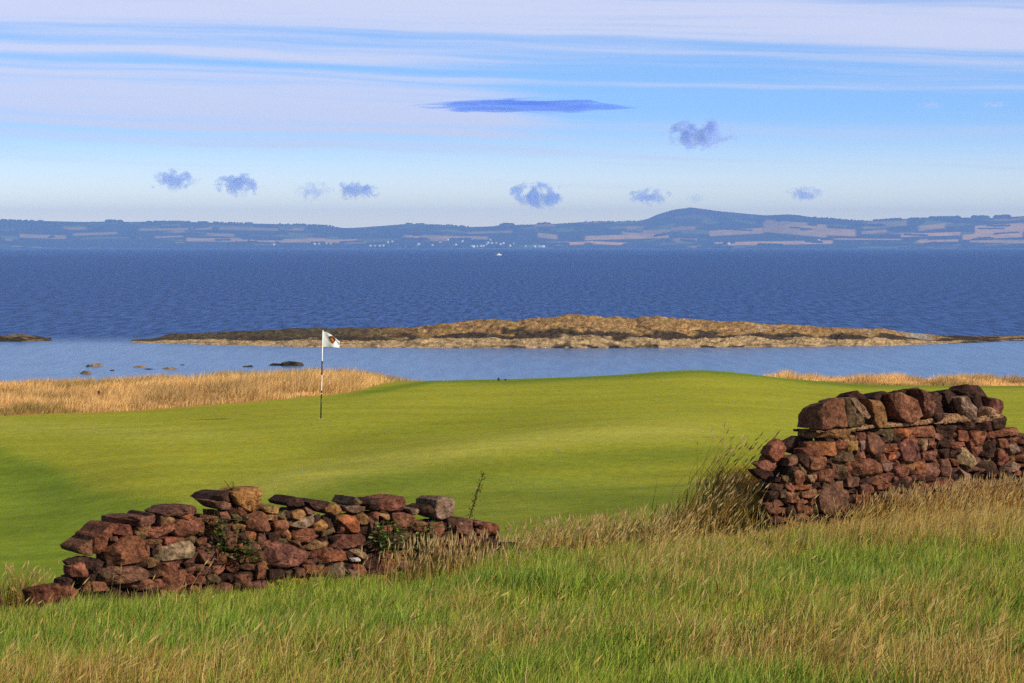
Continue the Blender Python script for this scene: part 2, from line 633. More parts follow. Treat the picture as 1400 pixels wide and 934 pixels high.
# rougher, greener collar along the back of the green
collar = np.exp(-((PY - np.interp(PX, [400, 520, 600, 700, 860, 960, 1040, 1110, 1180, 1400], [552, 534, 520, 521, 514, 508, 514, 522, 527, 527])) / 4.0) ** 2) * smooth(PX, 420, 520)
gcol = gcol * (1 - 0.75 * collar[..., None]) + np.array(lin(100, 128, 34)) * 0.75 * collar[..., None]
patch = smooth(fbm(GX * 0.8, GY * 0.5, 31, 4), 0.45, 0.65) * (1 - on_green) * 0.45
gcol = gcol * (1 - patch[..., None]) + np.array(lin(112, 128, 30)) * patch[..., None]
D = dune_mask(GX, GY)[..., None]
gcol = gcol * (1 - D) + dune_c * D
S = smooth(GY, 113, 118)[..., None]
gcol = gcol * (1 - S) + sand_c * S
Mw = smooth(-Q, -0.5, 0.6)[..., None]
gcol = gcol * (1 - Mw) + soil_c * Mw
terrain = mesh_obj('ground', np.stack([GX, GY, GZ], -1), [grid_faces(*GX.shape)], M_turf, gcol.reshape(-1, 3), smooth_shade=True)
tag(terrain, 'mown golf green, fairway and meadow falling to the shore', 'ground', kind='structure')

# ------------------------------------------------------------------ sea
sx, sy = 8900, 25900
sea = mesh_obj('sea', [(-sx, 118, 0), (sx, 118, 0), (sx, sy, 0), (-sx, sy, 0), (-sx, -150, -0.0), (-262, -150, 0), (-262, 118, 0), (-sx, 118, 0),
                       (262, -150, 0), (sx, -150, 0), (sx, 118, 0), (262, 118, 0)],
               [np.array([[0, 1, 2, 3], [4, 5, 6, 7], [8, 9, 10, 11]])], M_water)
tag(sea, 'blue choppy sea of the wide firth', 'sea', kind='structure')

# ------------------------------------------------------------------ far shore and hills
SKYX = np.array([-700, -300, 0, 50, 110, 150, 170, 240, 330, 390, 450, 470, 500, 560, 600, 640, 675, 690, 700, 730, 745, 760, 800, 850, 870, 885, 900, 920, 945, 965, 985, 1010, 1045, 1060, 1075, 1090, 1110, 1140, 1170, 1200, 1230, 1290, 1320, 1360, 1400, 1700, 2100.])
SKYY = np.array([304, 300, 300.5, 302, 303.5, 303, 303.5, 303, 305.5, 306.5, 309, 312, 310.5, 306, 307, 310.5, 309.5, 306.5, 307.5, 307, 306, 306, 303.5, 303, 302.5, 299.5, 293, 287, 283.6, 286.3, 289, 291.3, 294.5, 294, 293, 294, 297, 299, 301.5, 302, 299.5, 298.5, 297.5, 298, 295.5, 297, 304.])
hx = np.linspace(-700, 2100, 1401)
ht = np.linspace(0, 1, 90)
sky_y = np.interp(hx, SKYX, SKYY)
sky_y = np.convolve(np.pad(sky_y, 1, mode='edge'), np.ones(3) / 3, 'valid')
HX, HT = np.meshgrid(hx, ht, indexing='ij')
far_d = 18600 + 2600 * np.exp(-((HX - 950) / 110) ** 2)
Yh = 15000 + (far_d - 15000) * HT
# the land rises in a few steps to the skyline
rise = 340.2 - (340.2 - sky_y[:, None]) * (0.16 * HT + 0.50 * smooth(HT, 0.05, 0.7) + 0.34 * smooth(HT, 0.55, 1.0))
rise = rise + 1.2 * (fbm(HX * 0.02, HT * 6, 3, 4) - 0.5) * np.sin(np.pi * HT)
P = at(HX, rise, Yh)
P[:, 0, 2] = -0.5
back = P[:, -1:, :] + np.array([0, 2600, -260.0])
HP = np.concatenate([P, back], 1)
wood_c = np.array(lin(58, 60, 60)); past_c = np.array(lin(108, 120, 74)); stub_c = np.array(lin(244, 190, 118)); heath_c = np.array(lin(72, 52, 76))
cx = HX / 34 + 1.5 * fbm(HX * 0.01, HT * 3, 8, 3); cy = HT * 13 + 1.5 * fbm(HX * 0.012, HT * 2, 9, 3)
cell = hash2(np.floor(cx), np.floor(cy), 5)
dark_ = fbm(HX * 0.016, HT * 7, 14, 4)
hc = np.where(cell[..., None] > 0.55, past_c, wood_c * 1.25)
hc = np.where((dark_ < 0.52)[..., None], wood_c, hc)
hc = np.where((cell[..., None] > 0.93) & (dark_ > 0.53)[..., None], stub_c * 0.5, hc)
FIELDS = [  # golden stubble fields: left, right, top, bottom, strength
    (100, 160, 318, 321.5, .45), (27, 90, 321, 326, .5), (0, 16, 327, 329, .5), (255, 470, 326.5, 331, .7), (190, 290, 311.5, 315, .35), (300, 380, 311, 315, .3),
    (212, 250, 322.5, 325, .5), (270, 320, 319, 323, .4), (460, 488, 327.5, 331.5, .7), (552, 667, 322.5, 327, .55), (735, 762, 319.5, 326, .6),
    (752, 812, 331, 334.8, 1), (813, 857, 331, 334.8, 1), (800, 915, 321, 327, .75), (850, 915, 315, 320.5, .5), (970, 1044, 313.5, 321, .75),
    (1044, 1130, 303.5, 321, .6), (1098, 1170, 312, 321.5, .7), (977, 1138, 330, 334.6, 1), (1178, 1212, 315, 319, .65),
    (1232, 1313, 318.5, 323, 1), (1256, 1292, 307, 314, .6), (1333, 1440, 305.5, 317.5, .95), (1316, 1398, 319, 326, .95), (1140, 1232, 326.3, 328, .8),
    (1255, 1310, 328, 331, .8), (1326, 1440, 328, 332.5, .6), (1180, 1240, 303, 311, .3), (640, 700, 316, 319, .3)]
Yimg = rise
for (a, b, t0, t1, s) in FIELDS:
    slant = (HX - (a + b) / 2) / (b - a)
    yy = Yimg + slant * (t1 - t0) * (0.55 if (a % 3) else -0.45)
    inside = smooth(HX, a - 1.5, a + 1.5) * smooth(-HX, -b - 1.5, -b + 1.5) * smooth(yy, t0 - .4, t0 + .4) * smooth(-yy, -t1 - .4, -t1 + .4)
    inside = inside[..., None]
    hc = hc * (1 - inside) + (stub_c * s + past_c * (1 - s)) * inside
law = (np.exp(-((HX - 955) / 75) ** 2) * smooth(HT, .72, .84))[..., None]
hc = hc * (1 - law) + heath_c * law
crest = smooth(HT, .955, .985)[..., None]
hc = hc * (1 - crest) + wood_c * crest
hc = np.concatenate([hc, np.broadcast_to(wood_c, (len(hx), 1, 3))], 1)
hills = mesh_obj('hills', HP, [grid_faces(HP.shape[0], HP.shape[1])], M_land, hc.reshape(-1, 3), smooth_shade=True)
tag(hills, 'low blue hills and golden fields of the far shore', 'hills', kind='structure')


def hill_point(px, t):
    i = np.clip((px + 700) / 2800 * 1400, 0, 1399.9); j = np.clip(t * 89, 0, 88.9)
    a = i.astype(int); b = j.astype(int); u = (i - a)[:, None]; v = (j - b)[:, None]
    return (P[a, b] * (1 - u) + P[a + 1, b] * u) * (1 - v) + (P[a, b + 1] * (1 - u) + P[a + 1, b + 1] * u) * v


# far-off woods: crowns merged into one mass
wx, wt, wh = [], [], []
for (a, b, t, h, n) in [(146, 167, .995, 15, 40), (200, 260, .998, 8, 60), (270, 330, .998, 9, 40), (330, 345, .99, 10, 10), (380, 455, .998, 9, 40), (555, 580, .998, 8, 20),
                        (684, 702, .99, 12, 20), (735, 752, .99, 12, 22), (0, 60, .998, 7, 40), (1195, 1232, .995, 11, 50), (1270, 1312, .99, 15, 70), (1330, 1350, .985, 18, 30), (1362, 1380, .985, 20, 30), (1240, 1270, .99, 10, 26),
                        (610, 640, .998, 9, 18), (800, 870, .998, 7, 40), (1112, 1180, .995, 6, 30)]:
    wx.append(rng.uniform(a, b, n)); wt.append(np.full(n, t) - rng.uniform(0, .02, n)); wh.append(h * rng.uniform(.7, 1.1, n))
for _ in range(200):          # hedges and copses between the fields
    x0 = rng.uniform(-250, 1650); t0 = rng.uniform(.02, .85) ** 1.2; L = rng.uniform(4, 36); n = int(L * 1.3) + 3
    wx.append(x0 + np.linspace(0, L, n)); wt.append(t0 + np.linspace(0, rng.uniform(-.03, .03), n) + rng.normal(0, .004, n)); wh.append(rng.uniform(7, 15) * rng.uniform(.6, 1.2, n))
wx = np.concatenate(wx); wt = np.clip(np.concatenate(wt), .01, 1); wh = np.concatenate(wh)
base = hill_point(wx, wt)
ang = np.linspace(0, 2 * np.pi, 7)[:-1]
nb = len(wx)
V = np.zeros((nb, 13, 3))
for r, (rad, zz) in enumerate([(0.9, -0.3), (0.95, 0.55)]):
    rr = rad * wh[:, None] * rng.uniform(.75, 1.2, (nb, 6))
    V[:, r * 6:(r + 1) * 6, 0] = base[:, None, 0] + rr * np.cos(ang)
    V[:, r * 6:(r + 1) * 6, 1] = base[:, None, 1] + rr * np.sin(ang)
    V[:, r * 6:(r + 1) * 6, 2] = base[:, None, 2] + zz * wh[:, None] * rng.uniform(.8, 1.2, (nb, 6))
V[:, 12] = base + np.array([0, 0, 1.0]) * wh[:, None]
q = np.array([[j, (j + 1) % 6, 6 + (j + 1) % 6, 6 + j] for j in range(6)]); t3 = np.array([[6 + j, 6 + (j + 1) % 6, 12] for j in range(6)])
off = (np.arange(nb) * 13)[:, None, None]
woods = mesh_obj('distant_woodland', V, [(q[None] + off).reshape(-1, 4), (t3[None] + off).reshape(-1, 3)], M_land,
                 np.repeat(wood_c[None] * rng.uniform(.7, 1.1, (nb, 1)), 13, 0))
tag(woods, 'dark far-off woods and hedges on the hills across the water', 'woodland', kind='stuff')

# the village: small gabled houses near the far shore
M_white = mat_plain('white_render', (0.74, 0.72, 0.70), 0.8, 0.1)
M_pink = mat_plain('pale_sandstone', (0.62, 0.50, 0.42), 0.9, 0.1)


def house_mesh(name, L, W, H, R, mat):
    v = [(-L, -W, -6), (L, -W, -6), (L, W, -6), (-L, W, -6), (-L, -W, H), (L, -W, H), (L, W, H), (-L, W, H), (-L, 0, H + R), (L, 0, H + R)]
    f4 = [[0, 1, 5, 4], [2, 3, 7, 6], [4, 5, 9, 8], [6, 7, 8, 9]]
    f5 = [[1, 2, 6, 9, 5], [3, 0, 4, 8, 7]]
    o = mesh_obj(name, v, [np.array(f4), np.array(f5)], mat)
    return o


HOUSES = [(x, y) for x in (506, 512, 519, 524) for y in (337.2,)] + [(554, 338), (561, 337.8), (569, 338.2), (572, 335), (578, 338), (585, 337.5), (591, 336.8), (606, 338), (612, 337.4), (619, 337.8), (623, 336),
          (642, 338.3), (646, 338.3), (652, 337.9), (657, 337.5), (661, 337.5), (665, 335.5), (667, 333), (672, 333.5), (678, 333), (684, 335), (688, 333.6), (702, 334.6), (718, 337.6), (731, 338.2), (737, 338.3), (742, 338.3),
          (430, 334.5), (436, 334.3), (446, 333.8), (452, 334.2), (612, 329), (670, 329), (697, 337), (530, 332.5), (536, 331), (544, 336), (602, 333), (632, 331), (1119, 329.5), (996, 334), (374, 335.5)]
proto = None
for k, (px, py) in enumerate(HOUSES):
    t = np.clip((339.6 - py) / 18.0, .012, .5)
    for _ in range(14):       # find the slope position that shows at this height
        p = hill_point(np.array([float(px)]), np.array([t]))[0]
        yy = project(*p)[1]
        t = float(np.clip(t + (yy - py) * .012, .01, .7))
    big = px in (642, 646, 561, 569, 737, 742)
    if proto is None:
        proto = {0: house_mesh('house', 7, 4.5, 6.5, 4, M_white), 1: house_mesh('house', 13, 5.5, 7.5, 4, M_white), 2: house_mesh('house', 6.5, 4.2, 6, 3.6, M_pink)}
        used = set()
    kind = 1 if big else (0 if random.random() < .62 else 2)
    if kind not in used:
        o = proto[kind]; used.add(kind)
    else:
        o = proto[kind].copy(); COL.objects.link(o)
    o.location = p
    o.rotation_euler = (0, 0, random.uniform(-.5, .5))
    lab = {0: 'tiny white gabled house of the village on the far shore', 1: 'long low white building by the water on the far shore', 2: 'tiny sandstone house of the village on the far shore'}[kind]
    tag(o, lab, 'house', {0: 'white houses of the far village', 1: 'long white buildings on the far shore', 2: 'sandstone houses of the far village'}[kind])
for k in proto:
    if k not in used:
        bpy.data.objects.remove(proto[k])

# ------------------------------------------------------------------ rock skerry and shore rocks
def skerry(name, PXa, shore_y, ridge_y, deep, ncol, seed, colour_fn, rough=0.34):
    px = np.linspace(PXa[0][0], PXa[0][-1], ncol)
    sh = np.interp(px, PXa[0], shore_y)
    dsh = CAMZ * F / (sh - HORIZON)
    rd = np.interp(px, PXa[1], ridge_y)
    dr = dsh + deep
    hr = np.maximum(CAMZ - (rd - HORIZON) / F * dr, 0.15)
    T = np.concatenate([np.linspace(-.15, 1, 58), np.linspace(1.05, 2.0, 20)])
    PXg, TT = np.meshgrid(px, T, indexing='ij')
    d = dsh[:, None] + deep[:, None] * TT
    prof = np.where(TT < 1, 0.05 + 0.30 * smooth(TT, -.02, .30) * .9 + 0.68 * smooth(TT, .36, 1.0), 1.03 - 1.2 * smooth(TT, 1.0, 1.9))
    prof = np.where(TT < 0, TT * 2.2, prof)
    Xg = (PXg - 700) / F * d
    n1 = fbm(Xg * .30 + d * .1, d * .35, seed, 5) - .5
    n2 = np.abs(fbm(Xg * .7 - d * .3, d * .8, seed + 9, 4) - .5)
    hh = hr[:, None] * prof + (n1 * 1.3 - n2 * 1.2 + .14) * rough * 2.0 * np.clip(hr[:, None] / 1.6, .25, 1) * smooth(TT, -.1, .15)
    n3 = np.abs(fbm(Xg * 1.7 + d * .9, d * 1.6, seed + 21, 4) - .5)
    hh = hh + (.16 - n3) * .40 * smooth(TT, -.05, .1) * np.clip(hr[:, None] / 1.2, .3, 1)
    hh = np.where(TT < -.02, np.minimum(hh, -.05 + TT), hh)
    hh = np.where(TT > 1.85, -1.0, hh)
    col = colour_fn(PXg, TT, hh, Xg, d)
    V = np.stack([Xg, d, hh], -1)
    return mesh_obj(name, V, [grid_faces(*PXg.shape)], M_rock, col.reshape(-1, 3))


def skerry_col(px, T, h, X, d):
    n = fbm(X * .35, d * .4, 77, 4); m = fbm(X * 1.1, d * 1.2, 78, 3)
    pale = np.array(lin(200, 168, 122)); weed = np.array(lin(80, 66, 54)); ochre = np.where((m > .5)[..., None], np.array(lin(204, 160, 100)), np.array(lin(168, 130, 88))); moss = np.array(lin(120, 108, 56)); grey = np.array(lin(170, 160, 148))
    c = np.broadcast_to(pale, h.shape + (3,)).copy()
    Tn = T + (n - .5) * .42 + (m - .5) * .12
    w = smooth(Tn, .31 + .12 * (1 - smooth(px, 240, 420)), .37 + .12 * (1 - smooth(px, 240, 420)))[..., None]
    c = c * (1 - w) + weed * w                      # the weed line
    top = smooth(Tn, .55, .63) * smooth(px, 420, 640)
    top = np.maximum(top, smooth(Tn, .75, .85) * smooth(px, 520, 600) * .9)
    tw = top[..., None]
    c = c * (1 - tw) + ochre * tw
    mo = (smooth(m, .52, .68) * smooth(Tn, .5, .7) * .6)[..., None]
    c = c * (1 - mo) + moss * mo
    lw = ((1 - smooth(px, 420, 640)) * smooth(Tn, .5, .7) * .55)[..., None]
    c = c * (1 - lw) + np.array(lin(104, 92, 66)) * lw
    gr = (smooth(n, .60, .70) * smooth(Tn, .5, .6) * smooth(px, 980, 1120))[..., None]
    c = c * (1 - gr) + grey * gr
    wl = (smooth(-T, -.075, -.03) * smooth(m, .42, .60) * smooth(px, 560, 800) * smooth(-px, -1120, -1000))[..., None]
    c = c * (1 - wl) + np.array(lin(38, 34, 30)) * wl
    sp = (smooth(m, .60, .68) * smooth(-T, -.3, -.2) * .6)[..., None]
    c = c * (1 - sp) + weed * sp
    rt = (smooth(px, 1265, 1300) * smooth(n, .40, .58))[..., None]
    c = c * (1 - rt) + weed * .8 * rt
    return c


spx = np.array([180, 195, 300, 400, 600, 800, 1000, 1200, 1300, 1400, 1520.])
shy = np.array([468.5, 469, 472, 474, 476, 476, 475, 473, 470, 466, 465.])
rpx = np.array([180, 195, 215, 232, 260, 300, 350, 400, 450, 500, 560, 600, 650, 700, 760, 800, 830, 855, 870, 885, 895, 920, 960, 1000, 1060, 1120, 1180, 1205, 1222, 1250, 1280, 1320, 1360, 1400, 1520.])
rpy = np.array([469, 467, 462, 457, 457, 455.5, 453.5, 452.5, 451.5, 450.5, 448.5, 445, 441, 438, 434.5, 433, 435, 438.5, 440, 436, 435, 437.5, 441, 442, 443.5, 447, 450.5, 449.5, 452.5, 456.5, 459, 460, 461, 461, 462.])
ncol = 1100
dp = np.interp(np.linspace(180, 1520, ncol), [180, 230, 400, 600, 800, 1100, 1250, 1520], [4, 12, 18, 20, 19, 17, 12, 9])
isl = skerry('rocky_skerry', (spx, rpx), shy, rpy, dp, ncol, 41, skerry_col)
tag(isl, 'long low rocky skerry with ochre top and dark weed band across the bay', 'rock island')


def dark_col(px, T, h, X, d):
    n = fbm(X * .8, d * .8, 91, 3)
    c = np.broadcast_to(np.array(lin(64, 54, 44)), h.shape + (3,)).copy()
    w = smooth(n, .5, .65)[..., None]
    return c * (1 - w) + np.array(lin(128, 108, 76)) * w


lp = np.array([-260, -80, 0, 30, 50, 70.]); ls = np.array([468, 468, 467.3, 467.2, 466.7, 466.])
lr = np.array([462, 460, 459.5, 457, 460.5, 465.]); lr2 = np.array([-260, -80, 0, 28, 58, 70.])
isl2 = skerry('rocky_skerry', (lp, lr2), ls, lr, np.full(260, 5.0), 260, 55, dark_col, .22)
tag(isl2, 'small dark weedy rock islet at the far left of the bay', 'rock island')


def boulder_mesh(seed):
    bm = bmesh.new()
    bmesh.ops.create_icosphere(bm, subdivisions=4, radius=1)
    r2 = np.random.default_rng(seed)
    planes = [Vector(r2.normal(size=3)).normalized() for _ in range(9)]
    for v in bm.verts:
        p = v.co.copy()
        for pl in planes:
            dd = p.dot(pl) - .72
            if dd > 0: p -= pl * dd * .85
        p *= 1 + .16 * (float(fbm(p.x * 2 + 9, p.y * 2 + p.z * 3 + 5, seed, 4)) - .5)
        v.co = p
    vs = np.array([v.co[:] for v in bm.verts]); fs = np.array([[v.index for v in f.verts] for f in bm.faces])
    bm.free()
    return vs, fs


SHORE = [  # px, py of the waterline, half width px, height px, colour, label
    (130, 501, 12, 5, 'tan', 'tan boulder with a dark left end, standing farthest out in the shallows'),
    (119, 501.5, 5, 4, 'dark', 'small dark rock touching the tan boulder in the shallows'),
    (115, 511.5, 10, 5, 'tan', 'tan rock in the shallows nearest the golden dune grass'),
    (101, 510.5, 6, 2.2, 'tan', 'low flat tan rock left of the nearest shallow water rock'),
    (153, 507, 5, 3.5, 'dark', 'small lone dark rock in the shallows between two tan rocks'),
    (188, 502.5, 10, 4, 'tan', 'low tan rock in the middle of the row of shore rocks'),
    (203, 505.5, 13, 2.6, 'dark', 'long low dark weedy rock just above the dune grass'),
    (230, 505, 12, 3.6, 'tan', 'flat tan rock at the edge of the dune grass, right of the weedy rock'),
    (249, 499.5, 7, 2.6, 'dark', 'small dark flat rock at the right end of the row of shore rocks'),
    (376, 500, 12, 4.5, 'dark', 'dark weedy rock showing above the dune grass left of the flag'),
    (397, 500.5, 18, 8, 'mix', 'largest dark olive boulder rising above the dune grass left of the flag'),
    (338, 502, 8, 4, 'dark', 'dark rock almost hidden by the dune grass tops')]
for k, (px, py, hw, hpx, cc, lab) in enumerate(SHORE):
    Y = CAMZ * F / (py - HORIZON)
    vs, fs = boulder_mesh(100 + k)
    s = Y / F
    X = (px - 700) * s
    V = vs * np.array([hw * s, hw * s * .9, hpx * s * 1.25]) + np.array([X, Y + hw * s, -.12])
    tan = np.array(lin(150, 122, 84)); drk = np.array(lin(52, 46, 38)); oli = np.array(lin(84, 76, 48))
    n = fbm(vs[:, 0] * 1.5 + k, vs[:, 2] * 2 + vs[:, 1], 60 + k, 3)
    c1 = {'tan': tan, 'dark': drk, 'mix': drk}[cc]; c2 = {'tan': tan * 1.2, 'dark': oli, 'mix': oli}[cc]
    w = smooth(n, .42, .6)[:, None]
    col = c1 * (1 - w) + c2 * w
    wet = smooth(-vs[:, 2], -.25, .02)[:, None] * .7
    col = col * (1 - wet) + drk * wet
    root_loc = Vector((X, Y + hw * s, 0))
    o = mesh_obj('shore_rock', V - np.array(root_loc), [fs], M_rock, col)
    o.location = root_loc
    tag(o, lab, 'rock', 'rocks in the shallows')

# ------------------------------------------------------------------ motor boat far out
bp = at(682, 349.6, 3150.0); bp[2] = 0
boat = empty('motor_boat', bp)
tag(boat, 'tiny white motor boat far out on the firth', 'boat')
M_boat = mat_plain('white_boat_paint', (0.9, 0.9, 0.9), 0.4, 0.4)
M_hull = mat_plain('pale_hull_paint', (0.8, 0.72, 0.66), 0.4, 0.4)
M_glass = mat_plain('dark_glass', (0.03, 0.04, 0.05), 0.15, 0.5)
st_ = []
for i in range(11):
    u = i / 10
    w = 1.15 * (1 - max(0, (u - .45) / .55) ** 2.2) + .03
    st_.append([(-3.2 + 6.4 * u, -w, .95 + .35 * u * u), (-3.2 + 6.4 * u, -w * .7, .1), (-3.2 + 6.4 * u, 0, -.35), (-3.2 + 6.4 * u, w * .7, .1), (-3.2 + 6.4 * u, w, .95 + .35 * u * u)])
sv = np.array(st_).reshape(-1, 3)
fcs = grid_faces(11, 5)
deck = np.array([[i * 5, i * 5 + 4, i * 5 + 9, i * 5 + 5] for i in range(10)])
tr_ = np.array([[0, 1, 2, 3, 4]])
ca, sa = math.cos(.35), math.sin(.35)
rot = np.array([[ca, sa, 0], [-sa, ca, 0], [0, 0, 1]])
mesh_obj('hull', sv @ rot + bp, [fcs, deck, tr_], M_hull, parent=boat)
cv = np.array([(-1.6, -.85, .95), (1.3, -.8, .95), (1.3, .8, .95), (-1.6, .85, .95), (-1.3, -.75, 2.5), (.5, -.7, 2.5), (.5, .7, 2.5), (-1.3, .75, 2.5)])
cabin = mesh_obj('cabin', cv @ rot + bp, [np.array([[0, 1, 5, 4], [1, 2, 6, 5], [2, 3, 7, 6], [3, 0, 4, 7], [4, 5, 6, 7]])], M_boat, parent=boat)
wv = np.array([(-1.2, -.87, 1.55), (.7, -.83, 1.55), (.5, -.77, 2.2), (-1.1, -.81, 2.2)]); wv2 = wv.copy(); wv2[:, 1] += .06
mesh_obj('window', np.concatenate([wv, wv2]) @ rot + bp, [np.array([[0, 1, 2, 3], [4, 7, 6, 5], [0, 4, 5, 1], [1, 5, 6, 2], [2, 6, 7, 3], [3, 7, 4, 0]])], M_glass, parent=cabin)

# ------------------------------------------------------------------ the ruined dry-stone wall
PAL = {'r': (126, 80, 60), 'd': (70, 48, 39), 'p': (114, 76, 62), 'o': (146, 88, 58), 'y': (136, 100, 64), 'g': (126, 100, 82), 't': (146, 114, 88), 'k': (102, 82, 58), 'w': (205, 196, 186), 'a': (146, 102, 60)}
CROPS = {'A': (40, 670, 5.84), 'B': (200, 660, 5.84), 'C': (360, 670, 5.84), 'D': (520, 670, 5.84), 'G': (1000, 500, 3.5), 'E': (0, 0, 1.0)}
# outlines of the stones of the left-hand stretch: colour, set-back (cm), points; '*' marks top stones
LEFT = """
A r 0 20,810 90,770 240,750 240,860 180,930 40,930
A d 8 240,720 290,710 350,710 380,740 360,790 260,790
A r 0 240,790 340,780 420,800 410,900 320,930 230,900
A d* 12 295,580 350,545 450,525 510,545 470,580 330,620
A r 6 330,620 460,575 490,600 470,690 370,705 335,670
A d 4 470,575 560,560 600,580 560,640 480,640
A d 8 370,720 440,690 560,650 530,740 520,790 430,800
A r* 8 390,480 520,380 545,420 520,520 420,515
A r* 4 520,380 600,310 670,260 720,285 690,340 640,390 620,480 560,520 530,500
A p* 0 725,230 800,215 930,215 1050,200 1050,270 960,290 850,295 760,275 720,290
A d* 6 930,200 955,180 1000,190 1010,215 940,220
A r 0 670,345 740,290 830,285 860,310 850,370 760,385 730,350
A p 2 650,370 720,360 715,400 650,405
A r -2 640,500 720,420 760,380 880,375 960,430 975,530 900,575 750,605 650,600
A p -3 520,740 580,620 700,615 900,620 945,650 940,710 820,745 620,765 530,770
A y 1 865,300 1000,285 1000,315 880,330
B r 0 0,385 120,370 220,310 225,370 200,410 110,440 0,450
B y 2 120,270 240,260 230,320 120,350
B p* -1 135,245 200,205 300,190 380,190 460,200 480,230 460,275 360,240 250,270 150,270
B o 1 260,270 340,245 370,255 370,290 300,298
B r -2 240,320 270,300 400,300 470,290 510,400 480,435 380,450 270,430 240,400
B y 2 30,460 140,455 140,495 40,500
B r 1 145,440 260,435 290,460 240,485 150,490
B t -2 80,550 120,510 200,490 390,460 405,520 400,600 280,610 130,630 90,600
B r 2 0,480 20,480 35,580 0,600
B r 0 100,640 190,630 290,620 300,690 240,720 110,750
B r 0 150,740 310,690 320,760 290,880 230,900 150,850
B d 3 300,640 380,640 390,700 340,730
B p 1 400,650 490,670 470,730 400,710
B r 1 400,460 500,440 510,470 430,505
B p -1 420,520 540,440 570,560 570,640 500,660 450,610
B r 1 460,280 520,260 580,270 560,330 500,340
B d* 4 500,160 560,90 640,80 740,95 760,170 620,175 520,150
B p 0 510,155 600,150 740,180 720,225 600,210
B a* -2 690,70 860,45 935,45 940,225 860,240 790,220 740,190
B r -1 800,235 930,230 975,270 985,370 960,390 820,380
B p 2 600,230 660,230 670,300 610,310
B k 2 680,250 770,240 780,315 720,310
B k 1 520,340 690,325 690,385 560,400 520,390
B y 2 700,335 800,335 800,380 700,375
B p 0 605,400 760,385 770,430 750,530 680,550 640,510
B o 1 800,400 860,390 890,400 885,475 830,470
B p 1 900,400 960,390 975,460 930,500 900,490
B t 1 620,550 680,570 710,600 690,610 630,580
B r 2 650,650 720,630 750,680 720,720 660,700
B k 2 770,520 850,490 915,540 850,570 780,570
B r 2 700,720 830,740 840,850 720,860
B r 2 890,650 950,640 950,740 890,770
C y* 0 15,140 100,120 150,140 140,180 60,200 15,190
C a 2 30,200 95,200 90,240 30,250
C k 3 110,205 180,160 220,180 210,240 140,230
C d* 0 180,95 260,50 350,100 360,130 280,140 200,125
C y 1 230,180 320,160 340,200 300,240 230,230
C p 2 335,150 370,135 400,170 380,195 345,190
C d* 0 365,100 440,80 530,100 520,140 440,180 410,170
C a* -1 505,150 600,105 650,130 640,170 580,210 510,180
C r 1 90,260 190,240 215,310 150,355 95,330
C g 0 225,295 330,220 460,185 470,215 400,290 300,310
C r 2 145,355 210,330 220,360 160,380
C a 1 410,270 480,240 520,280 510,330 430,330
C r -1 240,370 330,310 400,315 435,370 400,410 290,425
C y 0 320,430 420,405 520,405 520,440 420,475 330,470
C o -1 600,240 680,200 750,210 795,260 790,330 700,340 660,290
C g 1 660,130 740,130 860,140 860,170 760,190 680,170
C t* 0 715,120 755,40 800,105 775,130
C d* 2 800,100 860,75 930,70 930,160 870,160
C p -3 5,430 120,430 250,440 300,480 400,500 400,560 300,600 170,620 20,600
C r -1 420,520 470,460 600,480 700,510 700,560 560,575 440,595 410,580
C p 0 540,420 640,350 790,350 825,400 740,445 640,475 560,460
C t 1 680,480 780,475 840,515 800,550 740,520
C w 0 700,550 780,540 785,570 720,575
C d 1 810,520 890,500 920,620 830,630 800,580
C g 0 520,610 640,570 680,600 650,680 560,700 520,680
C g 1 600,690 680,690 690,790 620,800
C r 1 340,600 450,600 510,640 480,690 350,680
C g 2 690,640 790,650 780,740 700,730
C k 2 80,390 190,385 215,430 100,430
C y 2 900,180 1010,200 1020,240 960,235
C p 2 850,220 950,240 960,330 860,340
C d 3 830,350 950,360 880,480 800,440
D r* -1 0,80 60,70 140,60 190,55 235,120 190,170 70,175 10,160
D r 0 110,190 190,190 280,220 290,330 190,355 120,330
D g* 2 240,150 310,150 330,185 260,200
D d* 2 330,160 420,120 450,150 430,190 350,190
D g* -2 450,90 500,60 610,60 630,215 540,230 460,240 450,170
D r 1 400,260 520,250 525,370 440,390 400,340
D d 2 540,240 620,230 600,300 545,330
D p* 0 600,290 660,220 730,240 800,340 700,360 600,350
D p* 3 750,250 830,240 820,280 770,290
D r* 1 800,300 860,260 940,260 970,310 950,360 840,370
D d 2 540,350 600,380 560,430 500,410
D d 3 20,400 330,360 340,420 200,440 30,450
D d 2 740,380 900,380 940,440 860,500 760,470
D d* 5 990,420 1050,410 1060,500 1000,510
D r 2 0,470 110,500 130,610 20,640
D g 2 840,480 940,470 960,560 850,570
"""
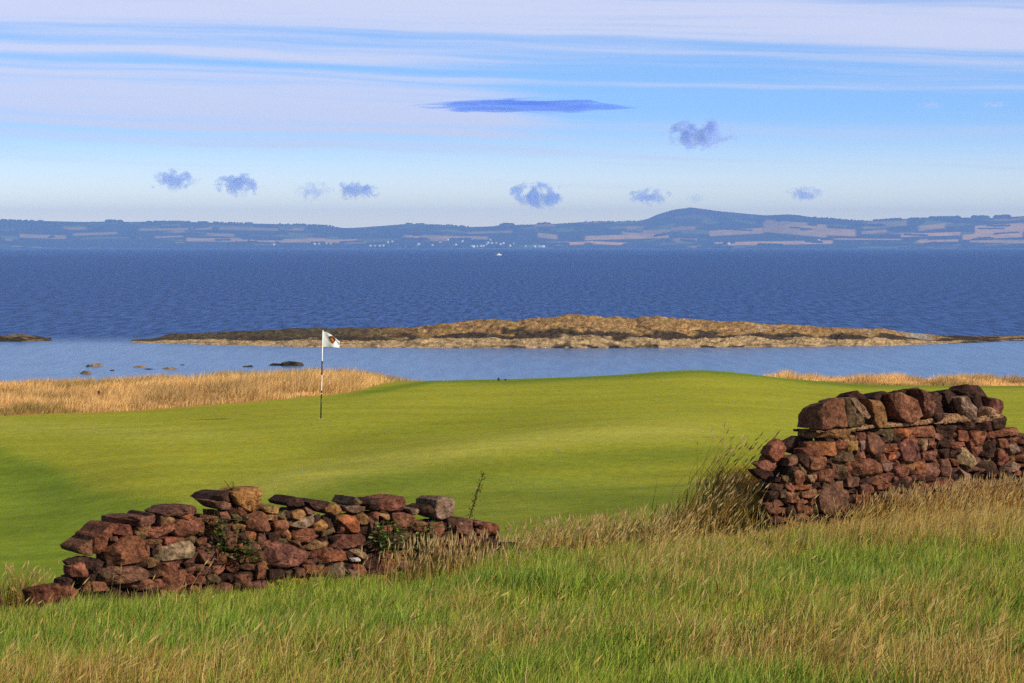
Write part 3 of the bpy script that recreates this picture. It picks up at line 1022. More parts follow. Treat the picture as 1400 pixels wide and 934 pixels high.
RIGHT = """
G r* 0 448,222 470,184 512,156 540,162 550,292 442,308
G k* 2 545,165 575,152 612,190 655,250 668,290 590,300 550,290
G t* 0 570,160 590,150 640,200 670,250 655,262 600,205
G d* 17 565,142 598,121 634,136 664,175 690,240 690,290 640,290 600,220
G y* 0 660,160 716,166 755,255 740,292 700,296 690,255
G d* 16 672,152 702,121 744,124 775,142 795,240 770,270 740,240
G r* -2 780,138 818,130 888,158 938,245 890,272 835,268 808,250
G d* 15 805,128 842,109 906,110 925,150 930,240 890,240 850,160
G p* 0 908,116 940,121 986,190 962,258 940,250
G d* 6 958,140 984,121 1010,146 1014,195 978,200
G d* 0 970,205 1000,192 1022,230 1020,265 995,280 972,258
G d* 12 1018,126 1038,107 1074,132 1096,170 1100,245 1066,240 1040,190
G g* 0 1095,150 1130,145 1178,200 1178,268 1150,268 1110,215
G d* 12 1082,118 1128,91 1206,96 1236,140 1236,215 1200,220 1176,200 1145,148
G p* 1 1238,150 1270,158 1302,170 1308,232 1270,226 1244,215
G t 1 1195,240 1230,200 1310,235 1290,250 1200,262
G y 0 430,310 570,300 580,325 540,350 420,350
G o -1 400,370 510,365 515,425 500,432 400,430
G r 1 510,365 550,365 548,405 512,400
G y 0 550,340 600,335 610,370 605,410 560,412
G p 2 610,325 660,325 655,355 612,358
G g 1 615,365 650,360 650,400 620,405
G p -1 665,345 690,320 720,330 750,380 745,440 700,440 660,410
G k 2 700,300 770,305 780,350 770,370 740,340 700,320
G o 0 790,305 870,300 870,350 795,355
G r 0 872,295 995,285 1000,345 940,345 874,345
G k 0 515,410 590,415 595,455 520,465 505,445
G r 1 600,410 640,408 645,445 605,450
G o 1 755,390 810,395 808,415 757,412
G o 1 757,418 810,420 812,450 760,455
G p -1 815,380 850,355 890,360 920,420 915,455 830,462
G t 0 895,350 940,350 942,400 925,410
G r 1 945,352 972,352 975,400 945,402
G r 0 380,437 500,434 505,495 385,497
G k 1 510,470 560,470 565,512 512,515
G r -2 565,480 600,452 680,450 718,475 720,515 640,522 570,525
G g 1 725,470 795,460 800,480 770,505 728,505
G r 0 785,490 850,475 875,520 860,535 800,530
G o 1 880,465 925,460 930,515 885,518
G p 0 925,415 990,405 1010,440 1000,460 925,455
G p 2 870,522 920,522 925,545 875,545
G p 0 930,470 985,462 1000,500 985,540 940,560 925,540
G p 0 1000,455 1070,448 1085,500 1075,530 1005,530
G d 1 995,400 1060,400 1065,440 1020,445
G d 0 1000,290 1085,290 1060,345 1005,340
G d 1 1000,348 1050,348 1050,385 1010,390
G r 0 1090,310 1145,312 1145,360 1095,362
G r 0 1150,320 1220,318 1222,380 1160,382
G d 1 1095,270 1175,268 1175,308 1110,308
G d 1 1180,268 1255,265 1255,310 1190,315
G d 0 1258,255 1330,245 1350,280 1330,300 1260,300
G r 1 1225,320 1265,315 1270,345 1230,345
G r 0 1275,310 1380,300 1385,330 1290,345
G r 1 1060,370 1140,365 1145,385 1070,400
G r 1 1150,390 1205,385 1205,410 1155,415
G d 0 1207,380 1260,360 1275,400 1250,440 1210,430
G t -1 1100,410 1130,395 1165,430 1180,470 1150,490 1105,470
G d 0 1180,500 1200,440 1260,450 1270,510 1230,540 1185,535
G r 1 1280,350 1330,355 1335,400 1290,395
G g 0 1333,380 1370,375 1390,405 1350,430 1333,410
G r 1 1277,400 1330,405 1335,470 1280,485
G t 0 1300,480 1350,460 1380,470 1375,505 1310,510
G d 0 1280,520 1350,510 1370,530 1330,550 1285,545
G p 1 1370,340 1430,325 1430,370 1380,372
G g 0 1105,500 1160,492 1165,560 1150,590 1115,585
G r 0 975,550 1040,540 1080,555 1070,590 980,590
G r 1 885,570 960,565 975,610 900,615
G d 1 780,545 860,540 890,590 880,610 790,605
G r 0 650,530 780,510 785,560 700,570 660,560
G p 1 550,540 640,530 640,565 580,585 555,580
G d 2 500,520 555,515 560,545 505,548
G r 0 420,500 495,497 495,560 425,562
G t 0 370,525 410,525 412,558 375,560
G r 0 300,490 360,490 365,560 305,565
G d 12 215,500 300,485 305,565 230,560
G o 0 250,575 450,565 455,585 260,600
G p -3 460,585 540,555 610,660 600,710 500,720 440,700 440,620
G r 1 260,610 330,605 330,655 270,655
G r 1 332,600 438,595 438,625 337,635
G r 1 590,620 700,595 705,650 620,680
G g 1 715,600 800,605 810,650 720,640
G p 2 610,572 690,560 700,590 620,610
G r 1 700,567 775,562 778,590 705,592
G r 4 170,655 250,650 252,710 175,710
G r* 10 190,380 240,350 280,400 270,450 210,460 180,420
G r 14 140,470 185,430 250,450 270,480 220,510 150,500
G d* 16 110,500 150,490 215,520 200,560 130,530
G d* 26 270,365 330,338 390,330 395,400 350,430 290,420
G d 22 300,432 392,425 392,485 310,485
G p 1 1140,560 1230,555 1240,620 1150,620
G d 1 1250,560 1330,560 1330,610 1260,615
G p 2 990,600 1090,600 1090,660 1000,660
"""


def chaikin(p, it=1):
    for _ in range(it):
        q = np.roll(p, -1, 0)
        p = np.stack([p * .9 + q * .1, p * .1 + q * .9], 1).reshape(-1, 2)
    return p


def resample(p, m):
    c = np.concatenate([p, p[:1]])
    d = np.concatenate([[0], np.cumsum(np.linalg.norm(np.diff(c, axis=0), axis=1))])
    t = np.linspace(0, d[-1], m + 1)[:-1]
    return np.stack([np.interp(t, d, c[:, 0]), np.interp(t, d, c[:, 1])], -1)


def plane_hit(px, py, setback):
    """meets the wall's front plane pushed back by setback: returns (along, up)"""
    dx, dy, dz = ray(px, py)
    o = WA - WN * setback
    k = (o[0] * WN[0] + o[1] * WN[1]) / (dx * WN[0] + dy * WN[1])
    return (dx * k - o[0]) * WT[0] + (dy * k - o[1]) * WT[1], CAMZ + dz * k


def wall_xyz(s, back, z):
    return np.stack([WA[0] + WT[0] * s - WN[0] * back, WA[1] + WT[1] * s - WN[1] * back, z], -1)


def stone(poly, setback, depth, seed, m=30, grow=.010, ridge=None, slab=False, droop=False):
    """one stone from its outline (along, up) on the wall's face"""
    r = np.random.default_rng(seed)
    p = resample(chaikin(np.asarray(poly, float), 1) if m > 20 and r.random() < (.0 if slab else .45) else np.asarray(poly, float), m)
    cen = p.mean(0)
    size = np.sqrt(np.ptp(p[:, 0]) * np.ptp(p[:, 1]))
    p = cen + (p - cen) * (1 + grow / max(size, .05))
    p = p + (np.stack([fbm(p[:, 0] * 14 + seed, p[:, 1] * 14, 1, 3), fbm(p[:, 0] * 14, p[:, 1] * 14 + seed, 2, 3)], -1) - .5) * .035
    rings = [(.25, -.008), (.50, -.007), (.74, -.006), (.91, -.004), (.980, .003), (1.0, .018), (1.0, depth * .6), (.98 if slab else .9, depth * .95), (.5, depth)]
    tilt = r.normal(0, .06 if slab else .14, 2)
    cuts = [(r.uniform(0, 2 * np.pi), r.uniform(.02, .36) * size, r.uniform(.25, .8)) for _ in range(2 if slab else 4)]
    V = []
    for (sc, dp) in rings:
        q = cen + (p - cen) * sc
        dd = np.full(m, dp)
        if dp < .1:
            rel = q - cen
            dd = dd + rel @ tilt
            for (a, c0, sl) in cuts:
                e = rel @ np.array([np.cos(a), np.sin(a)]) - c0
                dd = dd + np.maximum(e, 0) * sl
            if ridge is not None:       # an arris with one flank turned to the left
                e = ridge[1] - ridge[0]; e = e / np.linalg.norm(e)
                off = (q[:, 0] - ridge[0][0]) * -e[1] + (q[:, 1] - ridge[0][1]) * e[0]
                dd = dd + np.minimum(np.where(off < 0, -off * 1.25, off * .15), depth * .5)
            dd = dd + (fbm(q[:, 0] * 16 + seed * 3.1, q[:, 1] * 16, 4, 4) - .5) * .06
        zq = q[:, 1].copy()
        if slab and dp > .1: zq = zq - (zq - p[:, 1].min()) * (.26 if droop else .10) * dp / depth
        V.append(np.stack([q[:, 0], dd + setback, zq], -1))
    front = np.array([[cen[0], V[0][:, 1].mean() - .003, cen[1]]]); back = np.array([[cen[0], setback + depth, cen[1]]])
    V = np.concatenate(V + [front, back])
    n = len(rings)
    Qd = [[i * m + j, (i + 1) * m + j, (i + 1) * m + (j + 1) % m, i * m + (j + 1) % m] for i in range(n - 1) for j in range(m)]
    T = [[n * m, j, (j + 1) % m] for j in range(m)] + [[n * m + 1, (n - 1) * m + (j + 1) % m, (n - 1) * m + j] for j in range(m)]
    return wall_xyz(V[:, 0], V[:, 1], V[:, 2]), [np.array(Qd), np.array(T)]


def stone_colour(code, r):
    c = np.array(lin(*PAL[code]))
    j = r.normal(0, .10)
    return np.clip(c * (1 + j) * (1 + r.normal(0, .04, 3)), .01, .9)


def build_wall(root, spec, top_prof, s_px, part, top_part, labels, seed):
    polys = []
    for k, line in enumerate(spec.strip().splitlines()):
        w = line.split()
        ox, oy, sc = CROPS[w[0]]
        sb = float(w[2]) / 100
        rd = None
        if '|' in w:
            i = w.index('|')
            rp = np.array([[float(a) for a in q.split(',')] for q in w[i + 1:]]); w = w[:i]
            rd = np.stack(plane_hit(rp[:, 0] / sc + ox, rp[:, 1] / sc + oy, sb), -1)
        pts = np.array([[float(a) for a in q.split(',')] for q in w[3:]])
        s, z = plane_hit(pts[:, 0] / sc + ox, pts[:, 1] / sc + oy, sb)
        polys.append((w[1], sb, np.stack([s, z], -1), rd))
    r = np.random.default_rng(seed)
    part_shift = top_part == 'coping_stone'
    for k, (code, sb, poly, rd) in enumerate(polys):
        top = code.endswith('*')
        depth = r.uniform(.30, .38) if not top else (.44 if part_shift else r.uniform(.34, .46))
        lx = min(project(*wall_xyz(poly[:, 0], poly[:, 1] * 0, poly[:, 1]).T)[0])
        if lx < s_px[0] + 62: depth = .13
        if sb > .1: depth = .24 if (top and part_shift and lx > 1105) else .10
        V, Fc = stone(poly, sb, depth, seed * 100 + k, 30, .001 if top else .010, rd, part_shift and top, k == 0)
        o = mesh_obj(top_part if top else part, V, Fc, M_stone, np.broadcast_to(stone_colour(code[0], r), V.shape), root, True)
        if k in labels: o['label'] = labels[k]
    # small stones filling the joints, the heart of the wall and its rear face
    B = Batch()
    tp = np.array(top_prof, float)
    pxs = np.arange(s_px[0], s_px[1], 3.0)
    k = 0
    for layer, (sb, dep, cell) in enumerate([(.022, .22, .085), (.40, .14, .15)]):
        s0 = plane_hit(s_px[0], 700, 0)[0]; s1 = plane_hit(s_px[1], 700, 0)[0]
        z = CAMZ - 3.15
        while z < CAMZ - 1.2:
            hrow = cell * r.uniform(.7, 1.2)
            s = s0 + r.uniform(0, .1)
            while s < s1:
                w = cell * r.uniform(.9, 2.1)
                pc = wall_xyz(np.array([s + w / 2]), np.array([sb + dep * .7]), np.array([z + hrow]))[0]
                pl = wall_xyz(np.array([s]), np.array([sb + dep]), np.array([z + hrow]))[0]
                ppx, ppy = project(*pc)
                topy = min(np.interp(ppx - 8, tp[:, 0], tp[:, 1]), 2000)
                topy = max(topy, np.interp(ppx, tp[:, 0], tp[:, 1]), np.interp(ppx + 8, tp[:, 0], tp[:, 1]))
                topy = max(topy, np.interp(project(*pl)[0] - 4, tp[:, 0], tp[:, 1], left=2000))
                if ppy > topy + 3 and ppx < s_px[1]:
                    g = .006
                    jit = lambda: r.normal(0, .012)
                    poly = [(s + g + jit(), z + g + jit()), (s + w / 2, z + g + jit()), (s + w - g + jit(), z + g + jit()), (s + w - g + jit(), z + hrow / 2), (s + w - g + jit(), z + hrow - g + jit()), (s + w / 2 + jit(), z + hrow - g + jit()), (s + g + jit(), z + hrow - g + jit()), (s + g, z + hrow / 2)]
                    code = r.choice(list('rrddppdryk'))
                    V, Fc = stone(poly, sb + r.uniform(0, .03), dep, seed * 1000 + k, 14)
                    B.add(V, Fc, stone_colour(code, r) * .95)
                    k += 1
                s += w
            z += hrow
    f = B.build('rubble_fill', M_stone, root, True)
    f['kind'] = 'stuff'


LEFT_TOP = [(40, 812), (60, 806), (82, 801), (95, 785), (110, 770), (130, 740), (150, 722), (165, 711), (200, 706), (240, 700), (290, 688), (310, 682), (358, 690), (362, 694), (400, 690), (430, 696), (480, 697), (520, 692), (556, 692), (580, 700), (600, 700), (626, 705), (632, 712), (660, 716), (685, 720), (700, 738), (740, 734), (760, 742), (830, 746), (850, 760)]
RIGHT_TOP = [(1026, 650), (1040, 632), (1060, 612), (1078, 605), (1098, 596), (1110, 592), (1160, 588), (1210, 580), (1260, 576), (1310, 572), (1372, 572), (1384, 580), (1400, 592), (1430, 596), (1480, 604), (1560, 640), (1600, 680)]


def wall_root(px, py_top, z=None):
    s, _ = plane_hit(px, 750, .2)
    p = wall_xyz(np.array([s]), np.array([.2]), np.array([0.]))[0]
    return empty('stone_wall', (p[0], p[1], float(ground(p[0], p[1]))))


lw = wall_root(380, 750)
tag(lw, 'low tumbled red sandstone wall at the left, broken down at both ends', 'stone wall', 'ruined stretches of dry stone wall')
build_wall(lw, LEFT, LEFT_TOP, (46, 765), 'stone', 'top_stone',
           {13: 'large rounded red stone', 14: 'long pale pinkish stone low in the wall', 23: 'pale tan blotched stone', 34: 'tall upright ochre block on top', 49: 'small ochre stone', 55: 'ochre lichened stone', 64: 'pale pointed stone on top', 66: 'broad pink brown stone low in the wall', 70: 'small white stone', 84: 'pale grey upright block on top'}, 3)
rw = wall_root(1230, 700)
tag(rw, 'taller brown stone wall at the right, topped with slanting coping stones', 'stone wall', 'ruined stretches of dry stone wall')
build_wall(rw, RIGHT, RIGHT_TOP, (1030, 1590), 'stone', 'coping_stone',
           {2: 'narrow pale slanting coping stone', 6: 'large red coping stone', 12: 'light grey leaning coping stone', 13: 'largest coping stone, painted dark for its shaded flank'}, 4)  # 'd' copings and end stones: shade of left-turned faces painted into their colour

# lime mortar bed under the coping
M_mortar, n = new_mat('lime_mortar')
pp = pos(n)
cm = n.mix(n.step(n.noise(pp, 30.0, 5.0), .35, .65), lin(116, 84, 60), lin(164, 128, 96))
finish(n, principled(n, cm, .95, .1, bump(n, n.noise(pp, 45.0, 6.0), .9, .02)).outputs[0])
mt = np.array([(420, 318), (500, 306), (580, 304), (650, 292), (725, 266), (790, 276), (850, 272), (900, 272), (960, 256), (1020, 246), (1095, 230), (1180, 262), (1240, 240), (1310, 236)], float)
mbm = np.array([(420, 324), (500, 314), (580, 318), (650, 308), (725, 292), (790, 294), (850, 291), (900, 288), (960, 280), (1020, 282), (1095, 272), (1180, 276), (1240, 268), (1310, 256)], float)
xs = np.linspace(420, 1310, 220)
nt = (fbm(xs * .06, xs * 0, 5, 4) - .5)
yt = np.interp(xs, mt[:, 0], mt[:, 1]) + nt * 30 + (fbm(xs * .2, xs * 0, 15, 3) - .5) * 10; yb = np.interp(xs, mbm[:, 0], mbm[:, 1]) + (fbm(xs * .05, xs * 0 + 9, 6, 3) - .5) * 10
rowsV = []
for i, f in enumerate([0, .12, .35, .65, .88, 1.0]):
    yy = yt * (1 - f) + yb * f
    s, z = plane_hit(xs / 3.5 + 1000, yy / 3.5 + 500, 0)
    rowsV.append(np.stack([s, .045 - .015 * math.sin(math.pi * f) + (fbm(xs * .25, xs * 0 + i * 3, 7, 4) - .5) * .06, z], -1))
fr = np.stack(rowsV, 1)
bk = fr.copy(); bk[:, :, 1] = .40
fV = wall_xyz(fr[..., 0], fr[..., 1], fr[..., 2]); bV = wall_xyz(bk[..., 0], bk[..., 1], bk[..., 2])
nI = fV.shape[0]
gf = grid_faces(nI, 6)
ii = np.arange(nI - 1)
o2 = nI * 6
sides = np.concatenate([np.stack([ii * 6, o2 + ii * 6, o2 + (ii + 1) * 6, (ii + 1) * 6], -1), np.stack([ii * 6 + 5, (ii + 1) * 6 + 5, o2 + (ii + 1) * 6 + 5, o2 + ii * 6 + 5], -1)])
mesh_obj('mortar', np.concatenate([fV.reshape(-1, 3), bV.reshape(-1, 3)]), [gf, gf[:, ::-1] + o2, sides], M_mortar, None, rw, True)

# a fallen stone at the very left edge
s, z = plane_hit(np.array([-26, -8, 4, 5, -4, -30]), np.array([806, 800, 805, 828, 846, 846]), 0)
V, Fc = stone(np.stack([s, z], -1), 0, .3, 991)
cen = V.mean(0); cen[2] = V[:, 2].min()
o = mesh_obj('fallen_stone', V - cen, Fc, M_stone, np.broadcast_to(stone_colour('d', rng), V.shape), None, True)
o.location = cen
tag(o, 'dark fallen stone in the grass at the left edge of the picture', 'stone')

# ------------------------------------------------------------------ flagstick
fb = at(438.6, 571.2, 71.0)
fb[2] = float(ground(fb[0], fb[1]))
Yf = 71.0
ft = at(441.3, 453.0, Yf)
flag_root = empty('golf_flag', fb)
tag(flag_root, 'black and white golf flagstick with a white emblem flag on the green', 'golf flag')
M_fw = mat_plain('white_pole_paint', (0.82, 0.82, 0.82), 0.35, 0.4)
M_fk = mat_plain('black_pole_paint', (0.012, 0.012, 0.014), 0.35, 0.4)
M_cloth = mat_leaf('flag_cloth', 0.35)
ax = ft - fb


def pole_at(y):
    f = (571.2 - y) / (571.2 - 453.0)
    return fb + ax * f


V, Fc = tube([fb - ax / np.linalg.norm(ax) * .18, pole_at(560), pole_at(500), ft], .0145, 10)
mesh_obj('pole', V, Fc, M_fw, None, flag_root, True)
for (ya, yb_) in [(493, 512), (533.2, 536.2), (537.4, 571.5)]:
    V, Fc = tube([pole_at(yb_), pole_at((ya + yb_) / 2), pole_at(ya)], .0168, 10)
    mesh_obj('pole_band', V, Fc, M_fk, None, flag_root, True)
V, Fc = tube([ft, ft + np.array([0, 0, .012]), ft + np.array([0, 0, .026])], [.02, .022, .008], 10)
mesh_obj('finial', V, Fc, M_fw, None, flag_root, True)
nu, nv = 34, 22
U, Vv = np.meshgrid(np.linspace(0, 1, nu), np.linspace(0, 1, nv), indexing='ij')


def flag_pt(U, Vv, dy=0.0):
    """u from hoist to fly, v from bottom to top"""
    xt = 441.2 + 23.4 * U
    yt = np.interp(U, [0, .12, .35, .55, .8, 1], [453.3, 453.6, 455.6, 458.6, 463.6, 467.2])
    yb = np.interp(U, [0, .25, .5, .75, 1], [474.3, 474.2, 474.2, 474.9, 475.6])
    x = xt - (1 - Vv) * .5
    y = yb + (yt - yb) * Vv
    wave = .050 * np.sin(U * 7.5 + Vv * 1.6) * U + .10 * U * (Vv - .3) + .035 * np.sin((U * 1.2 + Vv) * 9) * U * Vv
    return at(x, y, Yf + wave + dy - .0)


Pf = flag_pt(U, Vv, -.003); Pb = flag_pt(U, Vv, .003)
g = grid_faces(nu, nv)
fl = mesh_obj('flag', np.concatenate([Pf.reshape(-1, 3), Pb.reshape(-1, 3)]), [g, g[:, ::-1] + nu * nv], M_cloth, np.array((.86, .86, .88)), flag_root, True)


def emblem(name, pts, col, dy, parent):
    pts = np.array(pts, float)
    c = pts.mean(0)
    allp = [c] + [c + (p - c) * s for s in (.35, .7, 1.0) for p in resample(pts, 26)]
    allp = np.array(allp)
    u = (allp[:, 0] - 441.0) / 23.4
    yt = np.interp(u, [0, .12, .35, .55, .8, 1], [453.3, 453.6, 455.6, 458.6, 463.6, 467.2]); yb = np.interp(u, [0, .25, .5, .75, 1], [474.3, 474.2, 474.2, 474.9, 475.6])
    v = np.clip((allp[:, 1] - yb) / (yt - yb), 0, .97)
    Pe = flag_pt(u, v, -dy)
    T = [[0, 1 + j, 1 + (j + 1) % 26] for j in range(26)]
    Qd = [[1 + k * 26 + j, 27 + k * 26 + j, 27 + k * 26 + (j + 1) % 26, 1 + k * 26 + (j + 1) % 26] for k in range(2) for j in range(26)]
    return mesh_obj(name, Pe, [np.array(T), np.array(Qd)], M_cloth, np.array(lin(*col)), parent)


em = emblem('emblem', [(449.2, 460.3), (451, 459.6), (453.5, 459.2), (455.5, 459.8), (457.5, 462.2), (459.1, 464.6), (458, 466.6), (456.6, 468.8), (455, 470.2), (453.2, 468.6), (451.6, 466), (450.3, 463)], (92, 40, 18), .006, fl)
emblem('emblem_figure', [(450.9, 463.4), (452.2, 461.6), (453.6, 462.6), (454.6, 461.4), (455.4, 463.4), (456.6, 465.2), (455.8, 466.6), (456.0, 468.2), (454.6, 469.0), (453.2, 467.2), (451.9, 465.4)], (190, 110, 34), .009, em)
# the hole's cup
cu = [fb + np.array([.054 * math.cos(t), .054 * math.sin(t), .004]) for t in np.linspace(0, 2 * np.pi, 25)[:-1]]
ci = [fb + np.array([.050 * math.cos(t), .050 * math.sin(t), -.10]) for t in np.linspace(0, 2 * np.pi, 25)[:-1]]
cup = mesh_obj('hole_cup', np.array(cu + ci) - fb, [np.array([[i, (i + 1) % 24, 24 + (i + 1) % 24, 24 + i] for i in range(24)]), np.arange(24, 48)[None]], M_fw)
cup.location = fb
tag(cup, 'round white lined hole at the foot of the flagstick', 'golf hole')

# ------------------------------------------------------------------ bird, markers
def loft(pts, radii, flat=1.0, k=10):
    V, Fc = tube(pts, radii, k)
    return V, Fc


M_black = mat_plain('black_feather', (0.016, 0.014, 0.014), 0.5, 0.3)
p0 = hit(137, 548.5)
bird = empty('bird', p0)
tag(bird, 'small black bird standing in the golden dune grass at the left', 'bird')
sc = p0[1] / F                      # metres per pixel there
spine = np.array([(-.105, 0, .36), (-.085, 0, .365), (-.07, 0, .37), (-.045, 0, .36), (-.025, 0, .335), (.0, 0, .30), (.04, 0, .265), (.08, 0, .235), (.11, 0, .215), (.15, .0, .195), (.20, 0, .175)])
V, Fc = tube(spine * .95 + p0 + np.array([0, 0, -.06]), np.array([.003, .010, .026, .034, .040, .058, .064, .050, .032, .020, .012]), 12)
body = mesh_obj('body', V, Fc, M_black, None, bird, True)
for sgn in (-1, 1):
    V, Fc = tube(np.array([(.035, sgn * .02, .19), (.045, sgn * .022, .09), (.03, sgn * .022, .0), (.005, sgn * .024, -.01)]) + p0, [.011, .006, .005, .004], 6)
    mesh_obj('leg', V, Fc, M_black, None, bird, True)
    wv = np.array([(-.01, sgn * .058, .27), (.03, sgn * .068, .25), (.09, sgn * .055, .20), (.15, sgn * .022, .155), (.05, sgn * .06, .18)])
    V, Fc = tube(wv[:4] + p0 + np.array([0, 0, -.02]), [.012, .024, .018, .005], 8)
    mesh_obj('wing', V, Fc, M_black, None, bird, True)

for (px, py, r_, h_, lab) in [(681.6, 520.3, .034, .10, 'small black upright marker on the skyline of the green'), (691.2, 521.6, .04, .05, 'low dark marker half sunk in the back edge of the green')]:
    Yb = 97.0
    q0 = at(px, py, Yb)
    q0[2] = float(ground(q0[0], Yb))
    prof = np.array([(0, 0, -.03), (0, 0, .0), (0, 0, h_ * .35), (0, 0, h_ * .7), (0, 0, h_ * .92), (0, 0, h_)])
    V, Fc = tube(prof, [r_ * .8, r_ * .9, r_ * 1.02, r_, r_ * .7, r_ * .25], 14)
    o = mesh_obj('tee_marker', V, Fc, M_black, None, None, True)
    o.location = q0
    tag(o, lab, 'marker')

# ------------------------------------------------------------------ grass
def blades(base, h, w, lean, yaw, col, tipcol):
    """tapering two-segment blades; lean: horizontal drift of the tip (n, 2)"""
    n = len(base)
    side = np.stack([np.cos(yaw), np.sin(yaw), np.zeros(n)], -1) * (w / 2)[:, None]
    up = np.array([0, 0, 1.0])
    l3 = np.concatenate([lean, np.zeros((n, 1))], 1)
    ll = np.linalg.norm(lean, axis=1)
    ht = np.sqrt(np.maximum(h ** 2 - (ll * .9) ** 2, (h * .35) ** 2))
    m1 = base + l3 * .33 + up * (ht * .62)[:, None]
    tip = base + l3 + up * ht[:, None]
    b0 = base - up * .03
    V = np.stack([b0 - side, b0 + side, m1 - side * .85, m1 + side * .85, tip], 1)
    o = (np.arange(n) * 5)[:, None]
    Qd = o + np.array([[0, 1, 3, 2]]); T = o + np.array([[2, 3, 4]])
    C = np.stack([col * .85, col * .85, col, col, tipcol], 1)
    return V.reshape(-1, 3), [Qd, T], C.reshape(-1, 3)


def heads(tip, dirv, L, w, col):
    """slim seed heads: two crossed lozenges each"""
    n = len(tip)
    d = dirv / np.linalg.norm(dirv, axis=1, keepdims=True)
    a = np.cross(d, np.array([0, 1.0, .2])); a /= np.linalg.norm(a, axis=1, keepdims=True)
    b = np.cross(d, a)
    Vs, Fs, Cs = [], [], []
    for k, s in enumerate((a, b)):
        V = np.stack([tip, tip + d * (L * .4)[:, None] + s * (w / 2)[:, None], tip + d * L[:, None], tip + d * (L * .4)[:, None] - s * (w / 2)[:, None]], 1)
        Vs.append(V.reshape(-1, 3)); Fs.append((np.arange(n) * 4)[:, None] + np.arange(4)[None] + k * n * 4); Cs.append(np.repeat(col, 4, 0))
    return np.concatenate(Vs), [np.concatenate(Fs)], np.concatenate(Cs)


G1, G2, G3 = np.array(lin(130, 164, 50)), np.array(lin(176, 186, 76)), np.array(lin(98, 136, 42))
S1, S2, S3 = np.array(lin(206, 172, 92)), np.array(lin(218, 190, 122)), np.array(lin(176, 134, 68))

GOLD = [  # where the meadow is straw coloured: px, py, rx, ry, weight
    (150, 935, 260, 30, .65), (480, 930, 220, 32, .60), (1300, 900, 190, 60, .50), (1010, 880, 150, 50, .25), (1320, 715, 150, 26, .9), (1180, 735, 120, 24, .7),
    (1010, 730, 90, 24, .5), (830, 725, 120, 14, .35), (900, 790, 160, 40, .28), (620, 810, 60, 22, .6), (60, 835, 60, 18, .45), (250, 815, 80, 10, .35), (720, 880, 120, 30, .2),
    (1250, 820, 120, 20, .25), (700, 745, 60, 14, .5)]
LUSH = [(180, 860, 180, 26, .5), (430, 850, 120, 24, .5), (1180, 765, 80, 18, .6), (1330, 770, 120, 18, .6), (700, 800, 120, 30, .35), (860, 750, 40, 12, .4), (790, 870, 60, 20, .3), (1060, 850, 60, 14, .4), (780, 760, 40, 12, .5)]


def mead_mix(px, py, X, Y):
    g = .07 + 1.5 * (fbm(X * .8, Y * .6, 51, 4) - .5)
    for (a, b, rx, ry, w) in GOLD: g = g + w * np.exp(-((px - a) / rx) ** 2 - ((py - b - (38 if b > 780 else 12)) / ry) ** 2)
    for (a, b, rx, ry, w) in LUSH: g = g - w * np.exp(-((px - a) / rx) ** 2 - ((py - b - 24) / ry) ** 2)
    return np.clip(g, .03, .97)


def scatter_meadow(n, y0=9.5, y1=31):
    X = rng.uniform(-8, 9, n); Y = np.sqrt(rng.uniform(y0 ** 2, y1 ** 2, n))
    X = X * (Y / y1)
    q = wall_q(X, Y)
    px = 700 + F * X / Y
    keep = (q < -.02) & (px > -280) & (px < 1700)
    # thin out the nearest strip below the frame
    return X[keep], Y[keep], q[keep]


X, Y, q = scatter_meadow(620000)
Z = ground(X, Y)
px, py = project(X, Y, Z)
g = mead_mix(px, py, X, Y)
n = len(X)
isdry = rng.random(n) < g * .85
clump = fbm(X * 3.2, Y * 3.2, 61, 3)
h = (.09 + .26 * clump ** 1.5) * (.55 + .9 * fbm(X * 1.1, Y * .8, 63, 3)) * rng.uniform(.65, 1.3, n)
h = np.where(isdry, h * 1.1, h)
near_left = smooth(-q, 0, 2.2)
short = np.where(px < 640, .45 + .55 * near_left, .6 + .4 * near_left)
h = h * short
wind = np.stack([rng.normal(.26, .26, n), rng.normal(.0, .28, n)], -1) * h[:, None]
rnd = rng.random((n, 1))
green = np.where(rnd < .45, G1, np.where(rnd < .8, G2, G3)) * rng.uniform(.75, 1.2, (n, 1))
hueg = fbm(X * .6, Y * .6, 71, 3)[:, None]
green = green * (1 + (hueg - .5) * np.array([.5, .1, -.2]))
straw = np.where(rnd < .4, S1, np.where(rnd < .7, S2, S3)) * rng.uniform(.7, 1.1, (n, 1))
col = np.where(isdry[:, None], straw, green)
tipc = np.where(isdry[:, None], straw * 1.1, green * .65 + S1 * .35)
V, Fc, C = blades(np.stack([X, Y, Z], -1), h, rng.uniform(.004, .0075, n), wind, rng.uniform(0, np.pi, n), col, tipc)
mg = mesh_obj('meadow_grass', V, Fc, M_grass, C)
tag(mg, 'long green and straw coloured meadow grass in the foreground', 'grass', kind='stuff')

# taller flowering stalks over the meadow
X, Y, q = scatter_meadow(60000)
Z = ground(X, Y); px, py = project(X, Y, Z)
g = mead_mix(px, py, X, Y)
keep = (rng.random(len(X)) < g ** 1.3 * .60) & ~((px < 640) & (q > -1.0) & (rng.random(len(X)) < .9))
X, Y, Z, px = X[keep], Y[keep], Z[keep], px[keep]
n = len(X)
h = (.18 + .34 * rng.random(n) ** 1.6) * (.6 + .4 * smooth(-wall_q(X, Y), .5, 2.5))
lean = np.stack([rng.normal(.28, .26, n), rng.normal(0, .22, n)], -1) * h[:, None]
sc_ = np.where(rng.random((n, 1)) < .5, S1, S2) * rng.uniform(.75, 1.1, (n, 1))
B = Batch()
bs = np.stack([X, Y, Z], -1)
V, Fc, C = blades(bs, h, np.full(n, .0034), lean, rng.uniform(-.5, .5, n), sc_, sc_)
B.add(V, Fc, C)
